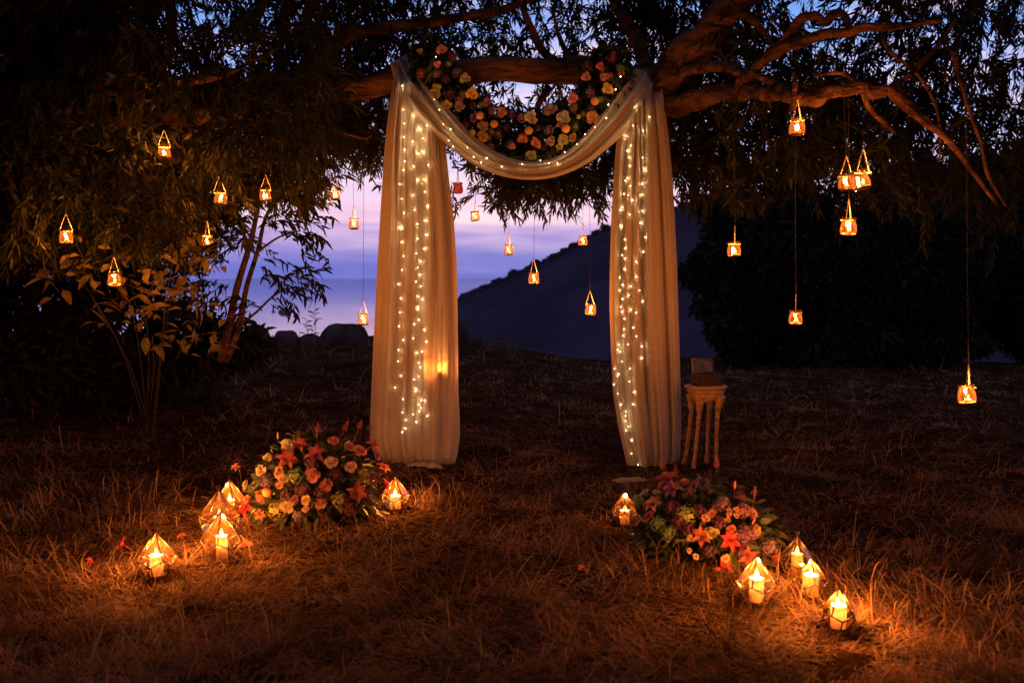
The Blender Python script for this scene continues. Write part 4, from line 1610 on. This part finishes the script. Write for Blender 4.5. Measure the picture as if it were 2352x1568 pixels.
Z7 = lambda x, y: (196 + x * .3375, 931 + y * .3375)
Z8 = lambda x, y: (1323 + x * .3375, 980 + y * .3375)
left_items = [("bud", 1310, 215, 60, "gold"), ("lily", 1455, 260, 120, "coral"), ("lily", 1565, 330, 150, "coral"), ("lily", 1370, 360, 150, "coral"), ("plume_flower", 1580, 180, 110, "rosy"), ("plume_flower", 1760, 165, 110, "rosy"), ("plume_flower", 1860, 155, 100, "rosy"),
              ("plume_flower", 1455, 215, 90, "rosy"), ("plume_flower", 1930, 165, 90, "rust"), ("carnation", 1380, 270, 90, "cream"), ("carnation", 1690, 235, 70, "peach"), ("carnation", 1800, 275, 70, "peach"), ("carnation", 1870, 305, 90, "pink"), ("lily", 1965, 270, 130, "coral"),
              ("rose", 1190, 440, 80, "cream"), ("rose", 1240, 350, 60, "cream"), ("rose", 1085, 535, 70, "cream"), ("carnation", 1315, 450, 76, "peach"), ("carnation", 1350, 495, 76, "peach"), ("carnation", 1320, 540, 56, "peach"), ("hydrangea", 1430, 470, 100, "green"),
              ("carnation", 1548, 470, 92, "peach"), ("carnation", 1675, 385, 80, "cream"), ("carnation", 1810, 415, 76, "cream"), ("hydrangea", 1885, 465, 104, "green"), ("pompom_flower", 1230, 587, 54, "yellow"), ("hydrangea", 1230, 500, 96, "purple"),
              ("hydrangea", 1480, 570, 96, "purple"), ("hydrangea", 1540, 390, 90, "purple"), ("carnation", 1640, 540, 84, "pink"), ("lily", 1090, 690, 160, "red"), ("rose", 1090, 640, 60, "peach"), ("hydrangea", 1290, 710, 120, "lime"), ("rose", 1370, 685, 86, "cream"),
              ("carnation", 1497, 645, 64, "peach"), ("carnation", 1500, 705, 44, "cream"), ("carnation", 1600, 665, 78, "peach"), ("hydrangea", 1450, 745, 90, "mauve"), ("hydrangea", 1730, 640, 110, "green"), ("lily", 1850, 590, 150, "rust"), ("hydrangea", 1800, 700, 100, "plum"),
              ("lily", 1190, 740, 90, "rust"), ("hydrangea", 1640, 760, 90, "plum"), ("hydrangea", 1180, 620, 90, "rust"), ("hydrangea", 1930, 620, 90, "plum"), ("lily", 2030, 420, 110, "coral"), ("lily", 2050, 540, 100, "magenta"), ("lily", 1020, 415, 70, "coral"),
              ("hydrangea", 1700, 470, 96, "plum"), ("hydrangea", 1600, 590, 96, "plum"), ("bud", 1790, 270, 44, "peach"), ("hydrangea", 1380, 600, 96, "plum"), ("carnation", 1420, 640, 60, "mauve"), ("rose", 1990, 340, 60, "pink"), ("hydrangea", 1950, 480, 90, "plum")]
bouquet("floor_bouquet", "larger mounded bouquet of lilies and roses on the grass by the wide drape", 722, 1182, (.46, .34, .50), .10, Z7, left_items)
right_items = [("hydrangea", 405, 490, 86, "lime"), ("rose", 468, 440, 70, "cream"), ("rose", 545, 440, 56, "cream"), ("lily", 525, 520, 140, "peach"), ("lily", 620, 350, 190, "coral"), ("lily", 660, 420, 160, "rosy"), ("plume_flower", 590, 290, 110, "coral"), ("plume_flower", 680, 320, 110, "rosy"),
               ("carnation", 735, 370, 70, "peach"), ("plume_flower", 820, 400, 130, "mauve"), ("plume_flower", 900, 420, 130, "mauve"), ("plume_flower", 960, 270, 120, "rosy"), ("bud", 1080, 410, 76, "orange"), ("plume_flower", 1215, 460, 100, "pink"), ("plume_flower", 780, 450, 120, "mauve"),
               ("hydrangea", 745, 585, 126, "lime"), ("hydrangea", 650, 540, 104, "purple"), ("carnation", 920, 580, 66, "peach"), ("carnation", 885, 620, 56, "peach"), ("rose", 1045, 565, 44, "peach"), ("rose", 1095, 560, 40, "peach"), ("rose", 1040, 595, 40, "peach"), ("rose", 1092, 600, 38, "peach"),
               ("rose", 1030, 630, 38, "peach"), ("hydrangea", 1150, 550, 100, "mauve"), ("carnation", 1200, 580, 70, "pink"), ("bud", 1205, 650, 70, "pink"), ("hydrangea", 760, 680, 100, "plum"), ("rose", 925, 718, 84, "yellow"), ("hydrangea", 1155, 725, 130, "purple"), ("hydrangea", 1210, 720, 90, "purple"),
               ("lily", 850, 740, 140, "rust"), ("lily", 1050, 770, 150, "red"), ("carnation", 1060, 690, 56, "coral"), ("carnation", 775, 755, 46, "cream"), ("hydrangea", 1325, 815, 110, "mauve"), ("carnation", 770, 840, 36, "cream"), ("carnation", 815, 880, 40, "cream"), ("lily", 1010, 970, 150, "red"),
               ("carnation", 1020, 895, 56, "peach"), ("lily", 1170, 880, 140, "coral"), ("lily", 1350, 985, 110, "coral"), ("hydrangea", 560, 650, 100, "green"), ("hydrangea", 690, 640, 100, "plum"), ("hydrangea", 840, 560, 96, "plum"), ("hydrangea", 980, 640, 96, "plum"), ("hydrangea", 1000, 500, 100, "mauve"),
               ("hydrangea", 900, 840, 90, "plum"), ("hydrangea", 1240, 700, 70, "gold"), ("lily", 500, 600, 90, "rust"), ("hydrangea", 1120, 460, 80, "plum"), ("hydrangea", 620, 720, 100, "green"), ("hydrangea", 1130, 840, 90, "plum"), ("carnation", 960, 540, 60, "mauve")]
bouquet("floor_bouquet", "smaller sprawling bouquet of lilies and purple blooms on the grass by the carved table", 1618, 1268, (.44, .42, .36), .08, Z8, right_items)

# ================================================================== FAIRY LIGHTS
bulb_me = MB()
rows = []
for i in range(4):
    th = math.pi * (i + .15) / 3.3
    rows.append([(math.sin(th) * math.cos(2 * math.pi * k / 6), math.sin(th) * math.sin(2 * math.pi * k / 6), 1.25 * math.cos(th)) for k in range(6)])
bulb_me = MB().grid(rows, True, True).mesh("bulb")
bulb_me.materials.append(M["bulb"])


def bulb_light(root, loc, z):
    ld = bpy.data.lights.new("bulb_light", "POINT")
    ld.energy = BULB_W * random.uniform(.6, 1.3) * float(np.interp(z, [0.0, 1.2, 2.4, 3.2], [.3, .5, .9, 1.5]))   # lamp power graded by height to brighten the drapes near the top
    ld.color = (1.0, 0.66, 0.30)
    ld.shadow_soft_size = .005
    o = bpy.data.objects.new("bulb_light", ld)
    COL.objects.link(o)
    o.parent = root
    o.location = loc


def fairy(label, strands, surf, group="fairy light strings", r=.0044):
    """strands: picture positions; surf(x, y) gives the depth of the cloth"""
    first = strands[0][0]
    base = P(first[0], first[1], surf(*first) - .02)
    root = thing("fairy_light_string", label, "string lights", base, group)
    mb = MB()
    for st in strands:
        pw = [P(x, y, surf(x, y) - .034) for x, y in st]
        if len(pw) > 1:
            sp = smooth_path([p + [random.uniform(-.006, .006), 0, 0] for p in pw], 4)
            mb.tube(sp, .0011, 4, False)
        for p in pw:
            bulb_light(root, Vector(p) - Vector(root.location), p[2])
            link("bulb", bulb_me, None, root, Vector(p) - Vector(root.location), (random.uniform(-.5, .5), random.uniform(-.5, .5), 0), r * random.uniform(.85, 1.15))
    part("wire", mb, M["wire"], root)


Z5 = lambda x, y: (784 + x * .3375, 490 + y * .3375)


def conv(lst, Z):
    return [Z(*p) for p in lst]


A2 = [(415, 585), (422, 748), (428, 842), (426, 935), (431, 1020), (431, 1098), (423, 1157), (398, 1255), (408, 1353), (427, 1450), (401, 1549)]
A5 = [(400, 97), (408, 196), (423, 291), (413, 385), (389, 482), (405, 578), (398, 673), (391, 768), (421, 861), (389, 930), (386, 1005), (402, 1105), (366, 1184), (420, 1263), (416, 1353), (442, 1405), (438, 1462), (415, 1487)]
B2 = [(490, 789), (530, 877), (487, 965), (528, 1048), (492, 1134), (527, 1226), (486, 1327), (498, 1428), (519, 1525)]
B5 = [(521, 172), (511, 272), (520, 370), (508, 465), (524, 565), (523, 638), (523, 653), (527, 725), (497, 753), (490, 850), (516, 948), (526, 1016), (537, 1046), (525, 1108), (497, 1130), (508, 1192), (506, 1209), (545, 1270), (526, 1300), (489, 1367), (511, 1419)]
C2 = [(582, 853), (555, 942), (549, 1030), (592, 1122), (562, 1221), (567, 1306), (583, 1404), (566, 1502)]
C5 = [(575, 146), (562, 242), (540, 328), (538, 418), (541, 495), (551, 585), (562, 791), (576, 873), (548, 940), (566, 1272), (541, 1322), (530, 1345), (583, 1378)]
fairy("string of warm fairy lights running down the front of the wide drape", [conv(A2, Z2) + conv(A5, Z5), conv(B2, Z2) + conv(B5, Z5), conv(C2, Z2) + conv(C5, Z5)], DL.front_Y)
R2a = [(2003, 737), (1985, 855), (1935, 925), (1968, 993), (1945, 1028), (1955, 1073), (1962, 1130), (1947, 1212), (1932, 1230), (1967, 1266), (1922, 1320), (1952, 1328), (1982, 1363), (1912, 1410), (1903, 1430), (1962, 1460), (1905, 1541)]
R5a = [(1905, 90), (1928, 178), (1930, 238), (1910, 283), (1930, 308), (1927, 381), (1893, 437), (1912, 486), (1895, 523), (1913, 582), (1902, 637), (1908, 670), (1925, 716), (1922, 787), (1916, 832), (1888, 893), (1884, 928), (1897, 942), (1908, 1008), (1858, 1056), (1889, 1092), (1879, 1106), (1853, 1164), (1881, 1225), (1905, 1300), (1936, 1347), (1934, 1377), (1934, 1411), (1956, 1450), (1937, 1475), (1976, 1543)]
R2b = [(2099, 797), (2055, 890), (2050, 1074), (2062, 1152), (2046, 1252), (2042, 1326), (2050, 1437), (2037, 1518)]
R5b = [(2037, 66), (2068, 162), (2053, 262), (2006, 327), (2008, 431), (1970, 496), (2030, 524), (1955, 559), (2050, 598), (1971, 656), (2007, 676), (1985, 778), (2008, 836), (1950, 892), (2048, 903), (2047, 985), (1966, 1056), (1960, 1143), (1989, 1216), (1984, 1298)]
R8 = [(1323 + 378 * .3375, 980 + 181 * .3375), (1323 + 422 * .3375, 980 + 258 * .3375)]
fairy("string of warm fairy lights running down the front of the narrow drape", [conv(R2a, Z2) + conv(R5a, Z5) + R8, conv(R2b, Z2) + conv(R5b, Z5)], DRr.front_Y)
S2 = [(643, 388), (632, 678), (667, 748), (694, 846), (743, 880), (730, 957), (761, 999), (858, 1005), (900, 1070), (990, 1077), (950, 1107), (1091, 1136), (1230, 1117), (1355, 1093), (1413, 1112), (1471, 1112), (1521, 1036), (1604, 983), (1658, 915), (1725, 866), (1803, 804), (1817, 713), (1867, 610), (1901, 522)]


def swag_Y(x, y):
    return 8.085


fairy("string of warm fairy lights following the fabric swag under the garland", [conv(S2, Z2)], swag_Y)

# ================================================================== CANDLES
def flame_mesh(h, w):
    prof = [(.001, 0), (w * .62, h * .14), (w, h * .32), (w * .78, h * .55), (w * .36, h * .8), (.0008, h)]
    return MB().lathe(prof, 8)


FLAME_S = flame_mesh(.036, .0095).mesh("flame")
FLAME_S.materials.append(M["flame"])
FLAME_L = flame_mesh(.048, .0115).mesh("flame")
FLAME_L.materials.append(M["flame"])


def candle_light(parent, loc, watts, radius=.012):
    ld = bpy.data.lights.new("candle_light", "POINT")
    ld.energy = watts
    ld.color = FLAME_RGB
    ld.shadow_soft_size = radius
    o = bpy.data.objects.new("candle_light", ld)
    COL.objects.link(o)
    o.parent = parent
    o.location = loc


# shared jar meshes: jar 0.112 high, 0.095 wide, origin at the bottom centre
JH = .108
JAR = MB().lathe([(.004, .002), (.030, .0), (.041, .004), (.0465, .016), (.0475, .034), (.0455, .056), (.041, .074), (.0375, .084), (.0375, .09), (.0415, .094)], 22).mesh("glass_body")
RIM = MB().tube([(.041 * math.cos(a), .041 * math.sin(a), .1) for a in np.linspace(0, 2 * math.pi, 23)], .0042, 6, False)
RIM = RIM.lathe([(.0375, .088), (.0405, .094), (.0415, .1)], 22).mesh("rim")
SAND = MB().lathe([(.001, .022), (.022, .021), (.043, .0235), (.0442, .015), (.040, .006), (.001, .004)], 18).mesh("sand_layer")
HAND = MB()
for s in (-1, 1):
    n = 22
    pts = []
    for i in range(n + 1):
        t = i / n
        pts.append((s * (.043 * (1 - t) + .001), .0022 * math.sin(t * 46), .1 + .118 * t))
    HAND.tube(pts, [.0026 + .0008 * (i % 2) for i in range(n + 1)], 5)
HAND.tube([(.0425 * math.cos(a), .0425 * math.sin(a), .0905) for a in np.linspace(0, 2 * math.pi, 23)], .0026, 5, False)
HAND = HAND.mesh("twine_handle")
CUP = MB().lathe([(.001, 0), (.018, 0), (.0188, .014), (.0178, .014), (.0172, .010), (.001, .0098)], 16).mesh("wax_body")
WICK = MB().tube([(0, 0, .009), (.001, 0, .017)], .0011, 5).mesh("wick")
for me, mm in ((JAR, "glass"), (RIM, "glass"), (SAND, "sand"), (HAND, "twine"), (CUP, "wax"), (WICK, "wick")):
    me.materials.append(M[mm])
JAR_RED = JAR.copy()
JAR_RED.materials.clear()
JAR_RED.materials.append(M["red_glass"])

# x, bottom y, width px, rotation of the handle, cord top (picture y), where it hangs
jars = [
    (153, 560, 30, .5, 330, "at the dark outer edge, above a cluster of leaves", 1.0),
    (263, 658, 30, 1.1, 300, "hanging lowest of those in the broad-leaved bush", 1.0),
    (378, 366, 29, .2, 285, "high under the lit limb above the broad-leaved bush", 1.0),
    (477, 567, 26, 1.45, 330, "among bright broad leaves near the twin-stemmed tree", 1.0),
    (505, 471, 29, .4, 300, "above the bright leaves, first of a level pair", .9),
    (611, 462, 26, .5, 300, "by the twin-stemmed tree's crown, second of a level pair", .9),
    (771, 460, 22, .6, 330, "hanging at the tip of the foliage against the pale sky", 1.0),
    (813, 527, 23, 1.3, 330, "in open sky outside the wide drape, the upper of two", 1.0),
    (835, 747, 25, .9, 330, "low above the large boulder beside the wide drape", 1.0),
    (1092, 508, 21, 1.4, 330, "half among the hanging leaves just inside the wide drape", 1.0),
    (1169, 586, 22, 1.4, 330, "hanging in open sky midway between the drapes", 1.0),
    (1226, 653, 25, .8, 330, "in front of the hill ridge between the drapes", 1.0),
    (1339, 565, 21, 1.5, 330, "small one hanging at the hilltop beside the narrow drape", 1.0),
    (1355, 725, 25, .5, 330, "lowest between the drapes, in front of the dark hillside", 1.0),
    (1687, 590, 31, 1.35, 330, "hanging alone on the outer side of the narrow drape", 1.0),
    (1830, 312, 36, .75, 222, "hanging right under the bright orange branch", 1.1),
    (1943, 438, 34, .35, 215, "smaller of the touching pair under the branch", 1.0),
    (1981, 436, 41, .45, 215, "larger of the touching pair under the branch", 1.1),
    (1948, 541, 37, .95, 215, "hanging just below the touching pair", 1.1),
    (1827, 747, 31, 1.3, 230, "on a long cord low before the dark trees", .8),
    (2222, 927, 40, 1.0, 100, "lowest of all, alone above the dark lawn", 1.0),
]
for i, (x, yb, w, rot, ctop, where, pw) in enumerate(jars):
    Yj = F * .095 / w
    base = P(x, yb, Yj)
    g = "glass jar lanterns hanging from the tree"
    root = thing("jar_lantern", ("glass jar lantern " + where), "lantern", base, g)
    tilt = (random.gauss(0, .08), random.gauss(0, .08), rot)
    link("glass_body", JAR, None, root, (0, 0, 0), tilt)
    link("rim", RIM, None, root, (0, 0, 0), tilt)
    sd = random.uniform(.4, .75)
    link("sand_layer", SAND, None, root, (0, 0, 0.001), tilt, (.98, .98, sd))
    link("twine_handle", HAND, None, root, (0, 0, 0), (0, 0, rot))
    ap = base + [0, 0, .218]
    top = P(x + random.uniform(-6, 6), ctop, Yj)
    top[2] = max(top[2], 2.75 if ctop < 300 else 2.6)
    mid = (ap + top) / 2 + [random.uniform(-.006, .006), 0, 0]
    part("cord", MB().tube(smooth_path([ap - [0, 0, .004], mid, top], 4), .0016, 5), M["cord"], root)
    c = thing("tealight", "lit tealight inside the jar " + where, "candle", base + [0.004, 0, .022 * sd + .002], "tealights burning in the hanging jars")
    link("wax_body", CUP, None, c)
    link("wick", WICK, None, c)
    link("flame", FLAME_S, None, c, (0, 0, .012), (random.gauss(0, .06), random.gauss(0, .06), 0), random.uniform(.8, 1.3))
    candle_light(c, (0, 0, .035), JAR_W * pw * random.uniform(.75, 1.25))

# unlit red jar, and the one behind the drape
xr, yr, wr = 1052, 445, 23
Yr = F * .095 / wr
b = P(xr, yr, Yr)
root = thing("jar_lantern", "unlit reddish glass jar hanging at the edge of the wide drape", "lantern", b, "glass jar lanterns hanging from the tree")
link("glass_body", JAR_RED, None, root)
link("rim", RIM, None, root)
link("twine_handle", HAND, None, root, (0, 0, 0), (0, 0, 1.4))
part("cord", MB().tube([b + [0, 0, .214], b + [0.004, 0, .9]], .0022, 5), M["cord"], root)

b = P(1003, 858, DL.front_Y(1003, 843) + .10)
root = thing("jar_lantern", "jar lantern behind the wide drape, seen as an orange glow through the cloth", "lantern", b, "glass jar lanterns hanging from the tree")
link("glass_body", JAR, None, root)
link("rim", RIM, None, root)
link("sand_layer", SAND, None, root, (0, 0, .001))
link("twine_handle", HAND, None, root, (0, 0, 0), (0, 0, .4))
part("cord", MB().tube([b + [0, 0, .214], b + [0.01, 0, 2.0]], .0022, 5), M["cord"], root)
c = thing("tealight", "lit tealight in the jar behind the wide drape, glowing through the cloth", "candle", b + [0, 0, .0225], "tealights burning in the hanging jars")
link("wax_body", CUP, None, c)
link("wick", WICK, None, c)
link("flame", FLAME_S, None, c, (0, 0, .012))
candle_light(c, (0, 0, .035), JAR_W * .35, .03)


# ---------------------------------------------------------------- faceted lanterns
def lantern(x, tip_y, base_y, rot, label, cand_h, cand_r, watts, clabel, frame_dark=True, flame=True, size=None, cdx=0.0):
    g = G(x, base_y)
    s = (base_y - tip_y) / F * g[1] / .262 if size is None else size
    root = thing("geometric_lantern", label, "lantern", g + np.array([0, 0, .012]), "faceted glass lanterns on the grass")
    n = 5
    apex = np.array([0, 0, .235])
    ring1 = [np.array([.104 * math.cos(rot + 2 * math.pi * k / n), .104 * math.sin(rot + 2 * math.pi * k / n), .098]) for k in range(n)]
    ring2 = [np.array([.092 * math.cos(rot + 2 * math.pi * (k + .5) / n), .092 * math.sin(rot + 2 * math.pi * (k + .5) / n), .064]) for k in range(n)]
    bas = [np.array([.06 * math.cos(rot + 2 * math.pi * (k + .5) / n), .06 * math.sin(rot + 2 * math.pi * (k + .5) / n), .002]) for k in range(n)]
    top = [apex * .93 + r * .07 for r in ring1]
    S = lambda p: p * s
    fr = MB()
    br = .0036
    for k in range(n):
        k1 = (k + 1) % n
        for a, b_ in ((top[k], ring1[k]), (ring1[k], ring2[k]), (ring2[k], ring1[k1]), (ring2[k], bas[k]), (bas[k], bas[k1]), (top[k], top[k1])):
            fr.tube([S(a), S(b_)], br, 5)
    fr.tube([S(apex * .93 + [0, 0, .001]), S(apex + [0, 0, .008])], [.004, .0025], 6)
    hoop = [S(apex) + np.array([.009 * math.sin(a), 0, .016 - .009 * math.cos(a)]) for a in np.linspace(0, 2 * math.pi, 13)]
    fr.tube(hoop, .0014, 5, False)
    link("frame", fr.mesh("frame"), M["brass"], root)
    for k in range(n):
        k1 = (k + 1) % n
        ins = .985
        kite = MB().add([S(top[k] * ins), S(ring1[k] * ins), S(ring2[k] * ins), S(ring1[k1] * ins), S(top[k1] * ins)], [(0, 1, 2, 3, 4)])
        # the pane turned to the viewer is the open door of the lantern
        link("pane", kite.mesh("pane", False), M["pane"], root)
        km = (k - 1) % n
        low = MB().add([S(ring1[k] * ins), S(ring2[km] * ins), S(bas[km] * ins), S(bas[k] * ins), S(ring2[k] * ins)], [(0, 1, 2, 3, 4)])
        link("pane", low.mesh("pane", False), M["pane"], root)
    link("base_plate", MB().add([S(b_ + [0, 0, .0015]) for b_ in bas], [tuple(range(n))]).mesh("base_plate", False), M["pane"], root)
    # candle
    c = thing("pillar_candle", clabel, "candle", g + np.array([cdx, 0, .016]), "pillar candles in the faceted lanterns")
    r, h = cand_r, cand_h
    link("wax_body", MB().lathe([(.001, 0), (r, 0), (r * 1.01, .004), (r * .99, h * .5), (r, h - .004), (r * .95, h), (r * .86, h - .001), (r * .7, h - .005), (.001, h - .007)], 24).mesh("wax_body"), M["wax"], c)
    link("wick", MB().tube([(0, 0, h - .008), (.001, 0, h + .006)], .0013, 5).mesh("wick"), M["wick"], c)
    if flame:
        link("flame", FLAME_L, None, c, (0, 0, h - .002), None, random.uniform(.9, 1.15) * min(1.0, s))
        candle_light(c, (0, 0, h + .022), watts)
        candle_light(c, (0, 0, h * .68), watts * .008, .006)      # extra lamp added inside the wax to make its body glow
    return root


lantern(360, 1210, 1326, .35, "faceted glass lantern standing apart in the grass, nearest the camera on the bouquet side", .105, .034, CANDLE_W, "short fat candle in the lantern standing apart near red petals")
lantern(510, 1160, 1288, 1.05, "faceted lantern at the front of the row beside the larger bouquet, its candle the tallest", .13, .031, CANDLE_W * .9, "tallest candle, in the front lantern of the row beside the larger bouquet")
lantern(505, 1112, 1236, .6, "faceted lantern in the middle of the row beside the larger bouquet", .118, .033, CANDLE_W * .6, "candle in the middle lantern of the row beside the larger bouquet")
lantern(528, 1090, 1183, .2, "faceted lantern at the back of the row, touching the larger bouquet's pale roses", .09, .031, CANDLE_W * .9, "candle at the back of the row, against the larger bouquet", size=1.0)
lantern(908, 1088, 1172, .31, "faceted lantern tucked against the larger bouquet on the wide drape's side", .088, .036, CANDLE_W * .7, "candle in the lantern between the larger bouquet and the wide drape", size=.95)
lantern(1435, 1128, 1207, .8, "dim faceted lantern at the inner end of the smaller bouquet", .085, .03, CANDLE_W * .12, "amber candle at the inner end of the smaller bouquet", size=.9)
lantern(1737, 1262, 1386, .5, "tall faceted lantern touching the smaller bouquet's orange lily", .11, .034, CANDLE_W * .9, "candle in the lantern touching the orange lily")
lantern(1830, 1222, 1326, .1, "shadowy faceted lantern at the back of the outer group, its flame tiny", .115, .031, CANDLE_W * .05, "pale candle with a tiny flame at the back of the outer group")
lantern(1862, 1272, 1372, .9, "faceted lantern in the middle of the outer group of lanterns", .1, .038, CANDLE_W * .7, "wide candle in the middle lantern of the outer group")
lantern(1925, 1342, 1447, .25, "faceted lantern at the outer end of the group, lighting the straw around it", .1, .034, CANDLE_W, "candle in the outermost lantern, lighting the straw")

# fallen blossoms by the lanterns
for x, y, w, col, lab in [(283, 1272, 34, "red", "red blossom fallen in the grass beyond the lantern standing apart"), (205, 1312, 18, "red", "small red petal bloom lying farthest out in the grass"), (418, 1254, 22, "coral", "coral blossom lying between the two foremost lanterns"),
                          (566, 1272, 30, "coral", "coral blossom lying beside the lantern with the tallest candle"), (1335, 1330, 26, "rust", "dark red petals lying in the grass between the bouquets")]:
    g = G(x, y)
    rad = w / F * g[1] / 2 * 1.3
    t = thing("fallen_blossom", lab, "flower", g + np.array([0, 0, .05]), "blossoms fallen on the grass")
    put_flower(t, "lily", g + np.array([0, 0, .055]), np.array([random.gauss(0, .5), -.35, .8]), rad * .85, col, .55)

# ================================================================== CARVED STAND AND BOX
def build_stand():
    g = gpt(1612, 8.15)
    Ys = g[1]
    px = F / Ys
    xc = P(1621, 885, Ys)[0]
    ztop = P(1621, 884, Ys)[2]
    g[0] = P(1608, 1090, Ys)[0]
    root = thing("carved_stand", "small round carved wooden stand holding a box, beside the narrow drape", "table", g)
    c = np.array([xc, Ys, 0])
    R = 49 / px
    prof = [(.001, ztop), (R * .9, ztop), (R * .985, ztop - .004), (R, ztop - .013), (R * .97, ztop - .022), (R * .90, ztop - .027), (R * .88, ztop - .038), (R * .91, ztop - .046), (R * .84, ztop - .056), (R * .82, ztop - .078), (R * .86, ztop - .084), (R * .76, ztop - .09), (.001, ztop - .09)]
    part("table_top", MB().lathe(prof, 40, (c[0], c[1], 0)), M["carved_wood"], root)
    zt = ztop - .085
    for k in range(4):
        an = math.pi / 4 + k * math.pi / 2 + .22
        d = np.array([math.cos(an), math.sin(an), 0])
        rows = []
        prof = [(0, .70, .044), (.06, .70, .038), (.13, .68, .03), (.2, .66, .022), (.26, .65, .018), (.3, .66, .022), (.33, .66, .017), (.6, .70, .016), (.85, .76, .015), (.93, .8, .018), (.97, .82, .021), (1, .83, .021)]
        for t, rr, w in smooth_path(prof, 5):
            z = zt + (g[2] - zt) * t
            cc = np.array([c[0] + (g[0] - c[0]) * t, c[1], z]) + d * R * rr
            row = []
            for j in range(12):
                a = 2 * math.pi * j / 12
                w2 = w * (1 + .10 * math.cos(4 * a + t * 36) + .05 * math.sin(t * 90))
                row.append(cc + np.array([math.cos(a) * w2, math.sin(a) * w2, 0]))
            rows.append(row)
        part("leg", MB().grid(rows, True, True), M["carved_wood"], root)
    # arched apron between the legs
    for k in range(4):
        a0 = math.pi / 4 + k * math.pi / 2 + .22
        rows = []
        for i in range(15):
            t = i / 14
            a = a0 + t * math.pi / 2
            drop = .022 + .07 * abs(2 * t - 1) ** 2.4
            rr = R * .72
            p = np.array([c[0] + rr * math.cos(a), c[1] + rr * math.sin(a), 0])
            q = np.array([c[0] + (rr - .016) * math.cos(a), c[1] + (rr - .016) * math.sin(a), 0])
            z1, z0 = zt - .004, zt - drop
            rows.append([p + [0, 0, z1], p + [0, 0, z0], q + [0, 0, z0], q + [0, 0, z1]])
        part("apron", MB().grid(rows, True, True), M["carved_wood"], root, smooth=False)
    # box with its glass lid open
    bx = P(1622, 884, Ys)
    bz = ztop + .002
    b = thing("keepsake_box", "small dark lacquered wooden box with its glass lid raised, on the carved stand", "box", (bx[0], Ys, bz))
    rot = Matrix.Rotation(.18, 3, "Z")
    w_, d_, h_ = .205, .15, .075

    def loc(x, y, z):
        v = rot @ Vector((x, y, z))
        return np.array([bx[0] + v.x, Ys + v.y, bz + v.z])
    th = .011
    for nm, cx, cy, sx, sy in [("front_panel", 0, -d_ / 2, w_, th), ("back_panel", 0, d_ / 2, w_, th), ("side_panel", -w_ / 2 + th / 2, 0, th, d_ - th - .001), ("side_panel", w_ / 2 - th / 2, 0, th, d_ - th - .001)]:
        part(nm, MB().box(loc(cx, cy, h_ / 2 + .012), (sx, sy, h_), rot), M["box_wood"], b, False)
    part("plinth", MB().box(loc(0, 0, .006), (w_ + .016, d_ + .022, .012), rot), M["box_wood"], b, False)
    part("clasp", MB().box(loc(-.03, -d_ / 2 - th / 2 - .002, .022), (.03, .004, .012), rot), M["brass"], b, False)
    # lid tilted back
    tl = Matrix.Rotation(-.22, 3, "X")
    R2 = rot @ tl
    lh = .125
    lw = .19

    def lloc(x, z, y=0):
        v = R2 @ Vector((x, y, z))
        o_ = loc(0, d_ / 2 + .002, h_ + .014)
        return o_ + np.array([v.x, v.y, v.z])
    lid = MB()
    lid.box(lloc(0, .006), (lw, .016, .012), R2)
    lid.box(lloc(0, lh - .006), (lw, .016, .012), R2)
    lid.box(lloc(-lw / 2 + .006, lh / 2), (.012, .016, lh - .025), R2)
    lid.box(lloc(lw / 2 - .006, lh / 2), (.012, .016, lh - .025), R2)
    lo = part("lid", lid, M["box_wood"], b, False)
    part("glass_pane", MB().box(lloc(0, lh / 2), (lw - .024, .003, lh - .024), R2), M["clear_pane"], lo, False)


build_stand()
